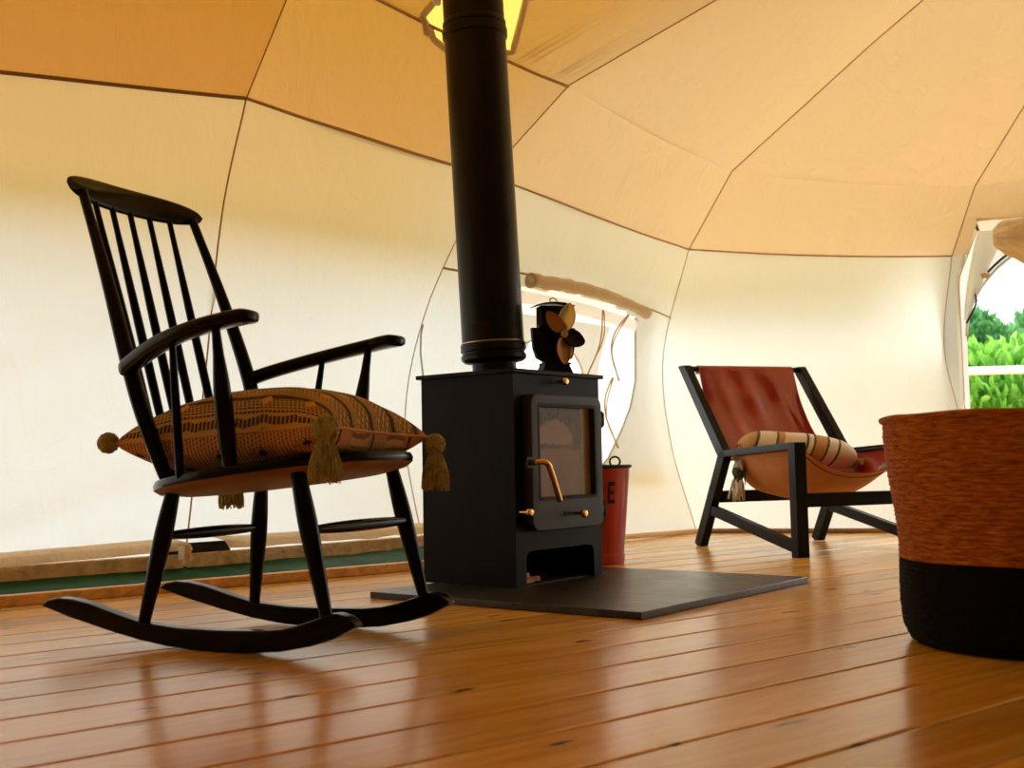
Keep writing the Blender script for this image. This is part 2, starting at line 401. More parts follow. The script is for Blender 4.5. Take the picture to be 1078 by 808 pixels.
def cushion_mats():
    out = []
    for kind in (0, 1):
        m = N('printed_cotton_%s' % ('top', 'under')[kind]); tc = m.n('ShaderNodeTexCoord')
        uv = tc.outputs['UV']; sep = m.n('ShaderNodeSeparateXYZ'); m.l(uv, sep.inputs[0])
        u, v = sep.outputs[0], sep.outputs[1]
        nz = m.noise(uv, 9, 3, .5)
        ground = m.mix(nz, (.50,.29,.07), (.66,.42,.14)) if kind == 0 else m.mix(nz, (.54,.25,.09), (.66,.38,.20))
        dark = (.028,.017,.010)
        def dashes(su, sv, wu, wv, flip=False, wob=0):
            uu = m.math('MULTIPLY', v if flip else u, su); vv = m.math('MULTIPLY', u if flip else v, sv)
            vv = m.math('ADD', vv, m.math('MULTIPLY', nz, wob))
            row = m.math('FLOOR', vv)
            uu = m.math('ADD', uu, m.math('MULTIPLY', row, .37))
            a = m.math('LESS_THAN', m.math('FRACT', uu), wu); b = m.math('LESS_THAN', m.math('FRACT', vv), wv)
            return m.math('MULTIPLY', a, b)
        band = m.math('FRACT', m.math('MULTIPLY', m.math('ADD', v, m.math('MULTIPLY', nz, .03)), 5.0 if kind == 0 else 3.0))
        A = dashes(64, 130, .80, .52, wob=2.2) if kind == 0 else dashes(58, 210, .66, .42, wob=1.5)
        B = dashes(52, 70, .74, .62, wob=1.2) if kind == 0 else dashes(190, 58, .7, .36, True, 1.0)
        pat = m.n('ShaderNodeMix', data_type='FLOAT')
        m.l(m.math('LESS_THAN', band, .5), pat.inputs[0]); m.l(A, pat.inputs[2]); m.l(B, pat.inputs[3])
        line = m.math('LESS_THAN', m.math('ABSOLUTE', m.math('SUBTRACT', band, .62)), .085 if kind == 0 else .03)
        pat = m.math('MAXIMUM', pat.outputs[0], line)
        # motifs on a lattice: ochre diamonds on top, dark seeds underneath
        cu = m.math('ABSOLUTE', m.math('SUBTRACT', m.math('FRACT', m.math('MULTIPLY', u, 5.)), .5))
        cv = m.math('ABSOLUTE', m.math('SUBTRACT', m.math('FRACT', m.math('MULTIPLY', v, 6. if kind == 0 else 11.)), .5))
        if kind == 0:
            dm = m.math('LESS_THAN', m.math('ADD', m.math('MULTIPLY', cu, 1.5), cv), .21)
        else:
            dm = m.math('LESS_THAN', m.math('ADD', m.math('POWER', m.math('MULTIPLY', cu, 1.3), 2.), m.math('POWER', m.math('MULTIPLY', cv, .85), 2.)), .016)
            ray = m.math('GREATER_THAN', m.math('SINE', m.math('MULTIPLY', m.math('ARCTAN2', cu, cv), 22.)), .25)
            near = m.math('LESS_THAN', m.math('ADD', m.math('POWER', cu, 2.), m.math('POWER', cv, 2.)), .09)
            rr = m.math('MULTIPLY', ray, near)
            pm = m.n('ShaderNodeMix', data_type='FLOAT'); m.l(near, pm.inputs[0]); m.l(pat, pm.inputs[2]); m.l(rr, pm.inputs[3]); pat = pm.outputs[0]
        col = m.mix(m.math('MULTIPLY', pat, .93), ground, dark)
        col = m.mix(dm, col, (.66,.34,.06) if kind == 0 else (.03,.025,.02))
        weave = m.noise(m.coord('UV', (1,1,1)), 160, 2)
        m.pbr(Base_Color=col, Roughness=.88, Normal=m.bump(weave, .5, .003), Specular_IOR_Level=.2)
        out.append(m.mat)
    return out
M['cush_top'], M['cush_under'] = cushion_mats()

def lumbar_mat():
    m = N('striped_woven_cotton'); tc = m.n('ShaderNodeTexCoord'); sep = m.n('ShaderNodeSeparateXYZ'); m.l(tc.outputs['UV'], sep.inputs[0])
    t = m.math('ADD', sep.outputs[0], m.math('MULTIPLY', sep.outputs[1], .30))
    nz = m.noise(tc.outputs['UV'], 30, 3)
    t = m.math('ADD', t, m.math('MULTIPLY', nz, .01))
    cream = (.86,.82,.73); tan = (.62,.38,.16); grn = (.10,.12,.09); wht = (.88,.87,.83)
    S = [(0,tan),(.13,tan),(.18,grn),(.20,wht),(.30,wht),(.31,grn),(.325,tan),(.36,tan),(.365,wht),(.50,cream),(.51,grn),(.53,wht),(.56,grn),(.575,tan),(.64,tan),(.65,grn),(.665,wht),(.72,wht),(.73,grn),(.745,cream),(.90,wht),(.91,grn),(.94,grn),(.95,wht),(.99,wht),(1.0,tan)]
    col = m.ramp(m.math('MULTIPLY', t, .80), S[:25], 'CONSTANT')
    rib = m.math('SINE', m.math('MULTIPLY', t, 420.))
    m.pbr(Base_Color=col, Roughness=.9, Normal=m.bump(m.math('ADD', rib, nz), .3, .003)); return m.mat
M['lumbar'] = lumbar_mat()
M['fringe'] = simple('cream_fringe', (.72,.66,.55), .9, bump=.5, bscale=200)
M['fringe_green'] = simple('green_tuft', (.06,.075,.045), .9, bump=.5, bscale=200)

def leaf_mat(name, a, b, tr=.35):
    m = N(name); g = m.n('ShaderNodeObjectInfo'); c = m.coord('Object')
    n1 = m.noise(c, 6, 2); at = m.n('ShaderNodeAttribute'); at.attribute_name = 'shade'
    col = m.mix(at.outputs['Fac'], a, b)
    p = m.n('ShaderNodeBsdfPrincipled'); m.l(col, p.inputs['Base Color']); p.inputs['Roughness'].default_value = .35
    t = m.n('ShaderNodeBsdfTranslucent'); m.l(m.mix(.5, col, (.35,.65,.05)), t.inputs[0])
    mx = m.n('ShaderNodeMixShader'); mx.inputs[0].default_value = tr
    m.l(p.outputs[0], mx.inputs[1]); m.l(t.outputs[0], mx.inputs[2]); m.l(mx.outputs[0], m.out.inputs[0]); return m.mat
M['laurel'] = leaf_mat('laurel_leaf', (.07,.30,.03), (.42,.74,.14), .45)
M['far_leaf'] = leaf_mat('far_leaf', (.05,.20,.08), (.13,.36,.12), .3)

# ================================================================== SETTING
# ---- floor deck (boards run along local x)
BA = .6768                                  # direction of the boards
ub = V(cos(BA), sin(BA), 0); nb = V(-sin(BA), cos(BA), 0)
fb = MB()
W = BP/2
off0 = 1.474 % BP                           # a joint passes here
for i in range(-30, 44):
    y0 = i*BP; y1 = y0+BP
    g = .0022
    ylo, yhi = y0+g, y1-g
    prof = [(ylo, -.03), (ylo, -.003), (ylo+.0025, -.0004), (ylo+.006, 0), (yhi-.006, 0), (yhi-.0025, -.0004), (yhi, -.003), (yhi, -.03)]
    n = len(prof); b = len(fb.v)
    for x in (-5.0, 7.5):
        for (yy, zz) in prof: fb.v.append((x, yy, zz))
    for k in range(n-1): fb.f.append((b+k, b+k+1, b+n+k+1, b+n+k)); fb.m.append(0)
    fb.f.append((b, b+n, b+2*n-1, b+n-1)); fb.m.append(0)
FL = fb.build('floor', M['floor'])
FL.rotation_euler = (0,0,BA); FL.location = nb*off0
CURB_T = 3.262                              # n.p of the front face of the curb
struct(FL, 'varnished orange pine deck boards', 'floor')

CZ = .030
cb = MB(); t0 = CURB_T
cb.bar(tuple(ub*.1+nb*(t0+.02)+V(0,0,CZ/2)), tuple(ub*3.0+nb*(t0+.02)+V(0,0,CZ/2)), CZ, .04, side=(0,0,1))
cu = cb.build('trim_1', M['curb'], bevel=.003)
struct(cu, 'low timber curb edging the deck along the left wall', 'trim')

# ---- tent: ribs as vertical profiles (measured: base, belly, seam, knee, roof)
APEX = V(2.48, 3.5, 2.75)
def rib(*p): return [Vector(q) for q in p]
R1 = rib((-1.06,3.67,.06),(-.99,3.65,.64),(-.93,3.64,1.18),(-.85,3.64,1.56),(-.66,3.63,2.02),(-.10,3.61,2.32))
R2 = rib((-.35,4.40,.02),(-.42,4.40,.50),(-.33,4.375,.95),(-.08,4.30,1.46),(.235,4.205,1.775),(.76,4.04,2.02))
R3 = rib((.89,5.63,.0),(.79,5.74,.45),(.77,5.76,.90),(.89,5.61,1.40),(1.07,5.37,1.73),(1.55,4.73,2.10))
R4 = rib((2.17,5.26,.0),(2.13,5.44,.54),(2.115,5.55,.90),(2.13,5.44,1.31),(2.17,5.23,1.60),(2.25,4.72,1.92))
def gen(bx, by, zs=(0,.5,.9,1.4,1.72,2.1)):
    d = nrm((bx-APEX.x, by-APEX.y, 0)); out = []
    for z, r in zip(zs, (0,.14,.14,0,-.27,-.85)): out.append(V(bx+d.x*r, by+d.y*r, z))
    return out
R5 = gen(3.75, 4.75); R6 = gen(4.7, 2.9); R7 = gen(4.1, .4); R8 = gen(2.2, -1.6); R9 = gen(-.3, -2.2); R10 = gen(-2.6, -1.0); R0 = gen(-3.05, 2.0)
RIBS = [R0, R1, R2, R3, R4, R5, R6, R7, R8, R9, R10]
# smooth vertical profile
def prof(R, t):     # t in 0..5 with a crisp knee at 4 and seam at 3
    i = min(int(t), 4); f = t-i
    p0 = R[i]; p1 = R[i+1]
    if i < 3:
        pm = R[i-1] if i > 0 else p0*2-p1; pn = R[i+2] if i < 2 else p1*2-p0
        return .5*((2*p0)+(p1-pm)*f+(2*pm-5*p0+4*p1-pn)*f*f+(3*p0-pm-3*p1+pn)*f**3)
    return p0.lerp(p1, f)
def panel_pt(A, B, u, t, sag=.03, seed=0):
    a = prof(A, t); b = prof(B, t); p = a.lerp(b, u)
    w = 4*u*(1-u)
    c = V(APEX.x, APEX.y, p.z); d = nrm(c-p); d.z = 0
    s = sag*w
    if t > 3: d = nrm(APEX-p).cross(nrm(b-a)); d = d if d.z > 0 else -d; s = -sag*1.2*w
    # canvas seam hangs a little between the ribs
    p = p + d*s
    q = V(p.x*1.3+seed, p.y*1.3, p.z*.9)
    p = p + nrm(c-p)*(.012*noise.noise(q) + .005*noise.noise(q*3.7))*min(1, w*2.5)
    if seed == 1.3 and t < 2.2:      # two slack diagonal folds in the left wall
        for z0, sl, wd_, am in ((.19, .73, .028, .016), (.64, 1.3, .05, .016)):
            e = (p.z-z0-sl*(u-.785))/wd_; p = p+nrm(c-p)*(am*math.exp(-e*e))
    if 2.2 < t < 4: p.z -= .02*w*(1-abs(t-3))
    return p
HOLES = {}
def tent_panel(name, A, B, t0, t1, mat, seed, nu=40, nt=14, hole=None, sag=.03):
    mb = MB(); n2 = int((t1-t0)*nt)
    mb.grid(lambda u, v: panel_pt(A, B, u, t0+(t1-t0)*v, sag, seed), nu, n2)
    if hole:
        mb.f, mb.m = zip(*[(f, m) for k, (f, m) in enumerate(zip(mb.f, mb.m)) if not hole(sum((Vector(mb.v[i]) for i in f), Vector())/4, (k % nu+.5)/nu)])
        mb.f = list(mb.f); mb.m = list(mb.m)
    return mb.build(name, mat, smooth=True)
def seam(parent, pts, r=.006, mat=None, name='seam', flat=.5):
    mb = MB(); mb.tube(pts, r, 8); return mb.build(name, mat or M['seam'], parent, smooth=True)

# window opening in the rear-left wall: coordinates (s along the wall, z)
WA = V(-.42,4.40,0); WB = V(.78,5.75,0); wd = nrm(WB-WA); wn = V(-wd.y, wd.x, 0)
WL = (WB-WA).length
def wsz(p): return ((p-WA).dot(wd)/WL, p.z)   # s = share of the wall's width
WP = [(.27,1.085),(.50,1.10),(.70,1.075),(.81,1.045),(.832,.95),(.850,.75),(.820,.62),(.771,.517),(.685,.373),(.62,.31),(.27,.31)]
def in_poly(x, y, P):
    ins = False; n = len(P)
    for i in range(n):
        (x0,y0),(x1,y1) = P[i], P[(i+1)%n]
        if (y0 > y) != (y1 > y) and x < (x1-x0)*(y-y0)/(y1-y0)+x0: ins = not ins
    return ins
def in_hole(c, u):
    return in_poly(u, c.z, WP)

LAB = {}
def wall(name, A, B, seed, label, hole=None, nu=40):
    o = tent_panel(name, A, B, 0, 3, M['wall_canvas'], seed, nu=nu, nt=34 if hole else 14, hole=hole)
    struct(o, label, 'wall'); return o
w1 = wall('wall_left', R0, R1, 1.3, 'cream canvas tent wall left of the first rib')
w2 = wall('wall_rear_left', R1, R2, 5.1, 'cream canvas tent wall behind the rocking chair')
w3 = wall('wall_rear', R2, R3, 9.7, 'cream canvas tent wall with the window behind the stove', hole=in_hole, nu=160)
w4 = wall('wall_rear_right', R3, R4, 14.2, 'cream canvas tent wall behind the leather chair')

# door wall with an arched opening
DA = V(2.13,5.44,0); DB = V(3.75,4.85,0); dd = nrm(DB-DA); dn = V(-dd.y, dd.x, 0)
def door_hole(c, grow=0, w0=.07, w1=1.45, top=1.50):
    s = (c-DA).dot(dd); z = c.z
    if not (w0-grow < s < w1+grow and .0 < z < top+grow): return False
    return True
def arch_edge(z):           # left edge of the opening as a function of height
    return .022+.40*max(0, z-1.20)
def door_cut(c, u=0):
    s = (c-DA).dot(dd); z = c.z
    return z < 1.452 and arch_edge(z) < s < 1.60-arch_edge(z)
w5 = wall('wall_right', R4, R5, 20.9, 'canvas tent wall with the arched doorway', hole=door_cut, nu=90)
others = [('wall_right_front', R5, R6), ('wall_front_right', R6, R7), ('wall_front', R7, R8), ('wall_front_left', R8, R9), ('wall_left_front', R9, R10), ('wall_left_side', R10, R0)]
for i, (nme, a, b) in enumerate(others):
    struct(tent_panel(nme, a, b, 0, 3, M['light_block_canvas' if i > 0 else 'wall_canvas'], 30+i*3, nu=16, nt=6), 'canvas tent wall outside the picture', 'wall')

# roof: band between seam and knee, then up to the apex, one object per panel
names = ['ceiling']
FLX, FLY = -.092, 3.38
HOLEC = V(-.10, 3.36, 0)
def roof_panel(i, A, B, seed, hole=None, cut=None, nu=30, label=None):
    mb = MB()
    mb.grid(lambda u, v: panel_pt(A, B, u, 3+v, .02, seed), nu*(5 if cut or hole else 1), 40 if cut or hole else 14)
    if cut:
        z = [(f, m) for f, m in zip(mb.f, mb.m) if not cut(sum((Vector(mb.v[k]) for k in f), Vector())/4)]
        mb.f = [a for a, b in z]; mb.m = [b for a, b in z]
    def up(u, v):
        p = panel_pt(A, B, u, 4+min(v*2, 1), .03, seed)
        if i == 1 and v < .5:       # gathers where the roof is sewn to the knee seam
            p.z += .011*sin(u*165+3*sin(u*40))*max(0, min(1, (u-.60)/.12))*max(0, min(1, (1.0-u)/.04))*(1-2*v)**1.5*min(1, v*24)
        if v > .5:
            q = p.lerp(APEX, (v-.5)*2); q.z -= .06*sin((v-.5)*2*pi)*0
            return q
        return p
    mb.grid(up, nu*5 if hole else nu, 160 if hole else 30)
    if hole:
        z = [(f, m) for f, m in zip(mb.f, mb.m) if not hole(sum((Vector(mb.v[k]) for k in f), Vector())/4)]
        mb.f = [a for a, b in z]; mb.m = [b for a, b in z]
    o = mb.build('ceiling', M['roof_half_shaded' if i == 1 else 'roof_shaded' if i in (10,0) else 'roof_canvas' if i < 6 else 'light_block_canvas'], smooth=True, weld=.0005)
    struct(o, label or 'sloping canvas roof panel outside the picture', 'ceiling'); return o
HP = [(-.285,3.84),(-.19,3.79),(-.235,3.5),(-.25,3.22),(.06,3.22),(.085,3.5),(.09,3.85),(.025,4.02),(-.17,3.965),(-.25,3.90)]
def flue_hole(c):
    if c.z < 1.75: return False
    ins = False; n = len(HP)
    for i in range(n):
        (x0,y0),(x1,y1) = HP[i], HP[(i+1)%n]
        if (y0 > c.y) != (y1 > c.y) and c.x < (x1-x0)*(c.y-y0)/(y1-y0)+x0: ins = not ins
    return ins
rl = {0:'canvas roof panel above the left wall', 1:'canvas roof panel with the flue opening', 2:'canvas roof panel above the window wall', 3:'canvas roof panel above the leather chair', 4:'canvas roof panel above the doorway'}
roofs = []
for i in range(11):
    A = RIBS[i]; B = RIBS[(i+1) % 11]
    roofs.append(roof_panel(i, A, B, 50+i*2.3, hole=flue_hole if i == 1 else None, cut=door_cut if i == 4 else None, nu=30 if i < 5 else 12, label=rl.get(i)))


# seams
for i, w in enumerate((w1, w2, w3, w4, w5)):
    A, B = RIBS[i], RIBS[i+1]
    sp = [panel_pt(A, B, u/40, 3, .03 if False else .03, (1.3,5.1,9.7,14.2,20.9)[i]) for u in range(41)]
    c = [V(APEX.x, APEX.y, p.z) for p in sp]
    sp = [p+nrm(q-p)*.004 for p, q in zip(sp, c)]
    if i < 4: seam(w, sp, (.0065,.006,.0045,.004,.004)[i], M['seam'] if i < 1 else M['seam_light'])
    rp = [prof(B, t/10)+nrm(V(APEX.x,APEX.y,prof(B,t/10).z)-prof(B,t/10))*.003 for t in range(0, 31)]
    seam(w, rp, .0030 if i == 0 else .0020, M['seam_light'])
    rp = [prof(B, 3+t/10) for t in range(0, 21)]+[prof(B,5).lerp(APEX, k/8) for k in range(1,9)]
    rp = [p+V(0,0,-.003)+nrm(V(APEX.x,APEX.y,p.z)-p)*.002 for p in rp]
    seam(roofs[i], rp, .0026, M['seam_light'])
# seam along the knee on the flue panel only
sp = [panel_pt(R1, R2, u/40, 4, .03, 52.3)+V(0,0,-.008) for u in range(41)]
seam(roofs[1], sp, .006, M['seam_light'])
sp = [panel_pt(R2, R3, u/40, 2.28, .03, 9.7) for u in range(20, 41)]

# ---- added outer fly sheet colours the roof light, its eaves shade the upper walls
FM = MB()
def fly_pt(i, f, t):
    A = RIBS[i]; B = RIBS[(i+1) % 11]
    if t <= 1:            # eave: from z 1.05 to knee
        a = A[3].lerp(A[4], .3); b = B[3].lerp(B[4], .3); p = a.lerp(b, f)
        d = nrm(V(p.x-APEX.x, p.y-APEX.y, 0)); top = p+d*.36+V(0,0,.10); low = p+d*.54; low.z = 1.18
        return low.lerp(top, t)
    if t <= 2:
        a = A[3].lerp(A[4], .3); b = B[3].lerp(B[4], .3); p = a.lerp(b, f); d = nrm(V(p.x-APEX.x, p.y-APEX.y, 0)); p0 = p+d*.36+V(0,0,.10)
        p1 = A[5].lerp(B[5], f)+V(0,0,.22); return p0.lerp(p1, t-1)
    return (A[5].lerp(B[5], f)+V(0,0,.22)).lerp(APEX+V(0,0,.25), t-2)
for i in range(11):
    if i == 4: continue
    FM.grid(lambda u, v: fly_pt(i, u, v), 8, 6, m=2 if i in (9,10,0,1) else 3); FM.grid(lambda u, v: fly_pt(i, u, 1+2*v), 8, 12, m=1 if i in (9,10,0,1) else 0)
FM.grid(lambda u, v: fly_pt(4, u, 1+2*v), 8, 12)
z = [(f, m) for f, m in zip(FM.f, FM.m)]
fly = FM.build('ceiling_added_fly', [M['fly_canvas'], M['fly_ochre'], M['fly_eave'], M['fly_eave_pale']], smooth=True, weld=.0005)
struct(fly, 'added ochre outer fly sheet that tints and shades the canvas roof', 'ceiling')

# framed collar round the flue opening, lies under the roof
def on_roof(x, y, dz=-.006):
    hit, loc, nn, idx = roofs_bvh(x, y)
    return V(x, y, loc.z+dz)
import mathutils
from mathutils.bvhtree import BVHTree
_b = BVHTree.FromPolygons([list(p) for p in [panel_pt(R1, R2, u/20, 4+v/10, .03, 52.3) for v in range(11) for u in range(21)] + [panel_pt(R1,R2,u/20,5,.03,52.3).lerp(APEX, v/10) for v in range(11) for u in range(21)]],
    [[j*21+i, j*21+i+1, (j+1)*21+i+1, (j+1)*21+i] for j in range(21) if j != 10 for i in range(20)])
_b2 = BVHTree.FromPolygons([list(panel_pt(R1, R2, u/20, 3+v/10, .02, 52.3)) for v in range(11) for u in range(21)],
    [[j*21+i, j*21+i+1, (j+1)*21+i+1, (j+1)*21+i] for j in range(10) for i in range(20)])
def roof_z(x, y):
    r = _b.ray_cast(V(x, y, 0), V(0,0,1))
    if not r[0]: r = _b2.ray_cast(V(x, y, 0), V(0,0,1))
    return r[0].z if r[0] else 1.86
e_a = V(.75,.66,0); e_b = V(-.66,.75,0)
fr = [V(a, b, 0) for a, b in HP+HP[:1]]
pts = []
for a, b in zip(fr[:-1], fr[1:]):
    for k in range(8):
        q = a.lerp(b, k/8); pts.append(V(q.x, q.y, roof_z(q.x, q.y)-.01))
pts.append(pts[0])
seam(roofs[1], pts, .012, M['cloth_cream'], 'flue_opening_rim')

# ---- foot of the left walls: groundsheet, sill beam, canvas hem
def foot(t, s, z): return ub*s + nb*t + V(0,0,z)
gs = MB()
def gfn(u, v):
    s = .25+2.7*u; t = t0+.042+(.165+.09*u)*v
    z = .006+.046*v + .012*noise.noise(V(s*2.2, v*2, 3)) + .009*abs(noise.noise(V(s*9+v*2, v*1.5, 8)))
    return foot(t, s, z)
gs.grid(gfn, 200, 8)
g = gs.build('green_groundsheet', M['tarp'], smooth=True)
tag(g, 'strip of dark green groundsheet behind the timber curb on the left', 'groundsheet')

# sill beam under the canvas hem
b1 = V(-3.05,2.0,0); b2 = V(-1.06,3.67,0); b3 = V(-.35,4.40,0)
bmn = MB()
bmn.bar(b1+V(.02,-.02,.070), b2+V(.0,-.03,.070), .045, .04, side=(0,0,1))
bm1 = bmn.build('trim_2', M['beam'], bevel=.003); struct(bm1, 'sill timber under the left canvas wall', 'trim')
bmn = MB()
bmn.bar(b2+V(.01,-.02,.070), b3+V(.03,-.03,.070), .045, .04, side=(0,0,1))
bm2 = bmn.build('trim_3', M['beam'], bevel=.003); struct(bm2, 'sill timber under the canvas wall behind the rocking chair', 'trim')
def hem(name, parent, A, B, u0, u1, seed):
    mb = MB()
    def fn(u, v):
        uu = u0+(u1-u0)*u
        p = panel_pt(A, B, uu, .0, .03, seed); c = V(APEX.x, APEX.y, p.z); d = nrm(c-p); p.z = .055 if parent is w2 else p.z
        lift = .016*noise.noise(V(uu*9+seed, 0, 0))
        if v < .5: q = p+d*(.03+.09*v)+V(0,0,.085-.03*v+lift*.3)
        else: q = p+d*(.075+.035*(v-.5))+V(0,0,.072-.050*(v-.5)+lift*.6)
        return q+d*.01*noise.noise(V(uu*22, v*3, seed))
    mb.grid(fn, 80, 10)
    return mb.build(name, M['hem_canvas'], parent, smooth=True)
hem('hem', w1, R0, R1, 0, .975, 1.3); hem('hem', w2, R1, R2, .06, 1, 5.1)
for (A, B, w, sd) in ((R0, R1, w1, 1.3), (R1, R2, w2, 5.1)):
    vb = MB(); vb.grid(lambda u, v: panel_pt(A, B, u, .02, .03, sd)+V(0,0,-.11*v), 30, 1); vb.build('valance', M['hem_canvas'], w)
# peg and strap in the gap between the two hems
mb = MB(); mb.box(-1.045,-1.028,3.560,3.570,.08,.120); mb.build('webbing_strap', M['mesh_white'], w2)
mb = MB(); mb.box(-1.025,-1.008,3.560,3.572,.075,.125); mb.build('rib_foot', M['curb'], w2)
q = nrm(b3-b2); mb = MB(); mb.bar(b2+q*-.10+V(.015,-.03,.108), b2+q*.16+V(.015,-.03,.108), .036, .004, side=(0,0,1)); mb.build('gap_shade', M['soot'], w2)  # dark strip standing in for the shade inside the gap

# dark line where the rear canvas meets the deck
for (A, B, w, sd) in ((R2, R3, w3, 9.7), (R3, R4, w4, 14.2)):
    pp = [panel_pt(A, B, u/30, 0, .03, sd) for u in range(31)]
    pp = [p+nrm(V(APEX.x,APEX.y,p.z)-p)*.012+V(0,0,.010) for p in pp]
    vb = MB(); vb.grid(lambda u, v: panel_pt(A, B, u, 0, .03, sd)+V(0,0,.02-.045*v), 30, 1); vb.build('valance', M['hem_canvas'], w)
    seam(w, pp, .012, M['seam'] if w is w4 else M['hem_canvas'], 'foot_rope')

# ---- window: mesh pane, roll of canvas, ties
def wp(s, z, o=0): 
    # point on the rear wall at (s,z), o towards the inside
    u = s; lo, hi = 0., 3.
    for _ in range(24):
        m_ = (lo+hi)/2
        if panel_pt(R2, R3, u, m_, .03, 9.7).z < z: lo = m_
        else: hi = m_
    p = panel_pt(R2, R3, min(max(u,0),1), lo, .03, 9.7)
    return p - wn*o
win = empty('window_1', WA+wd*.43*WL+V(0,0,.3)); struct(win, 'arched window opening in the canvas behind the stove', 'window')
iv = win.location.copy()
def child(o, par=None):
    o.parent = par or win; o.matrix_parent_inverse = Matrix.Translation(-((par or win).location)); return o
mb = MB()
def clear_arch(s, z):   # unzipped clear arch of the window (open to the sky)
    if s < .40: return .42 < z < .86
    return (z < .70 and s < .648 and z > .42) or (z >= .70 and s < .648 and ((s-.47)/.18)**2+((z-.70)/.205)**2 < 1)
N1, N2 = 180, 140
vs = [[wp(.20+.72*i/N1, .26+.9*j/N2, -.06) for i in range(N1+1)] for j in range(N2+1)]
for j in range(N2+1):
    for i in range(N1+1): mb.v.append(tuple(vs[j][i]))
for j in range(N2):
    for i in range(N1):
        s = .20+.72*(i+.5)/N1; zz = .26+.9*(j+.5)/N2
        if clear_arch(s, zz): continue
        a = j*(N1+1)+i; edge = .75-.04*max(0, (1.03-zz)/.3)-.10*max(0, (.74-zz)/.2)
        mb.f.append((a, a+1, a+N1+2, a+N1+1)); mb.m.append(0 if s < edge and zz < 1.0 else 1)
child(mb.build('window_mesh', [M['mesh_grey'], M['mesh_white']], smooth=True))
# hem round the clear arch and round the whole opening
pts = [wp(.648, .45, -.05), wp(.648, .60, -.05)]+[wp(.47+.18*cos(a), .70+.205*sin(a), -.05) for a in [radians(6*k) for k in range(21)]]
mb = MB(); mb.tube(pts, .004, 6); child(mb.build('arch_binding', M['cloth_cream'], smooth=True))
mb = MB(); mb.tube([wp(a, b, .002) for a, b in WP[3:10]], .006, 6); mb.tube([wp(a, b, .004) for a, b in ((.004,.90),(.006,.86),(.018,.79),(.034,.72),(.05,.62))], .004, 6)
child(mb.build('opening_binding', M['wall_canvas'], smooth=True))
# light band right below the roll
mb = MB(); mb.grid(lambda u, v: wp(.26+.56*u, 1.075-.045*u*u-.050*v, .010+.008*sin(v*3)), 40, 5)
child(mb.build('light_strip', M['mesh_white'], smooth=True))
# roll
path = [wp(.40+.012*k*1.28, 1.135-.0115*k*1.28*.17*12/12-.0, .035) for k in range(32)]
path = []
for k in range(41):
    s = .272+.56*k/40; path.append(wp(s, 1.112+.012*sin(k/40*pi)-.045*(k/40)**2, .035)+V(0,0,.006*noise.noise(V(k*.35,0,0))))
rad = [.030+.008*noise.noise(V(k*.5, 4, 0))-.007*(k/40) for k in range(41)]; rad[-1] = .03; rad[-2] = .028
mb = MB(); mb.tube(path, rad, 16)
roll = child(mb.build('rolled_flap', M['cloth_cream'], smooth=True))
mb = MB()
for s in (.27,): mb.lathe([(.030,-.006),(.033,0),(.024,.004),(.012,-.004),(.0,-.004)], c=path[0]-wd*.003, n=20, ax=tuple(-wd))
child(mb.build('roll_end', M['seam_light'], smooth=True))
def tie(s, z0, z1, sway):
    mb = MB(); pts = []
    for k in range(17):
        f = k/16; pts.append(wp(s+sway*sin(f*pi*1.3)*.03+.01*f*sway, z0+(z1-z0)*f, .03-.02*f))
    mb.tube(pts, .004, 6); pts2 = [p+wd*.008+wd*.012*sin(k/16*pi*2) for k, p in enumerate(pts)]; mb.tube(pts2, .003, 6)
    return child(mb.build('tie_cord', M['cord'], smooth=True))
tie(.612, 1.045, .70, 1); tie(.743, 1.045, .74, -1.2); tie(.715, .75, .42, -1)
mb = MB(); mb.tube([wp(.0,1.112,.01), wp(.06,1.110,.01), wp(.12,1.112,.01)], .005, 6); child(mb.build('tie_cord', M['cord'], smooth=True))
# top hem line of the window (runs on to the right rib)
hp = [wp(.24+.76*k/24, 1.140-.0*(k/24)-.066*(k/24)**2, .006) for k in range(25)]
mb = MB(); mb.tube(hp, .0045, 6); child(mb.build('top_hem', M['seam_light'], smooth=True))

# ---- doorway
dr = empty('door_1', DA+dd*.5); struct(dr, 'arched doorway of the tent open to the garden', 'door')
def dp(s, z, o=0): return DA+dd*s+dn*(-o)+V(0,0,z)
def dch(o): return child(o, dr)
# jamb band following the opening
jl = [(arch_edge(z), z) for z in [1.452*k/30 for k in range(31)]]
mb = MB()
mb.grid(lambda u, v: (lambda e: dp(e[0]-.012+.02*u, e[1], -.04+.05*(1-u)))(jl[int(round(v*30))]), 4, 30)
dch(mb.build('jamb', M['wall_canvas'], smooth=True))
mb = MB(); mb.tube([dp(a+.005, z, -.035) for a, z in jl], .0035, 6); dch(mb.build('jamb_binding', M['seam_light'], smooth=True))
# porch arch: pale canvas sheet a little outside with an arched cut and a dark zip
mb = MB(); K = 48
def archpt(k, r=1.0):
    a = pi*(1-k/K); return (.80+.745*cos(a)*r, .93+.53*sin(a)*r)
def outpt(k):
    x, z = archpt(k, 1.0); c = (.80, .93); dx, dz = x-c[0], z-c[1]
    kk = 1.0
    while abs(dx*kk) < .86 and dz*kk < .74: kk += .01
    return (c[0]+dx*kk, c[1]+dz*kk)
O = .10
mb.grid(lambda u, v: (lambda a, b: dp(a[0]+(b[0]-a[0])*v, a[1]+(b[1]-a[1])*v, -O))(archpt(int(round(u*K))), outpt(int(round(u*K)))), K, 4)
mb.grid(lambda u, v: dp(-.06+.115*u, .93*v, -O), 2, 6); mb.grid(lambda u, v: dp(1.545+.115*u, .93*v, -O), 2, 6)
dch(mb.build('porch_canvas', M['porch'], smooth=True))
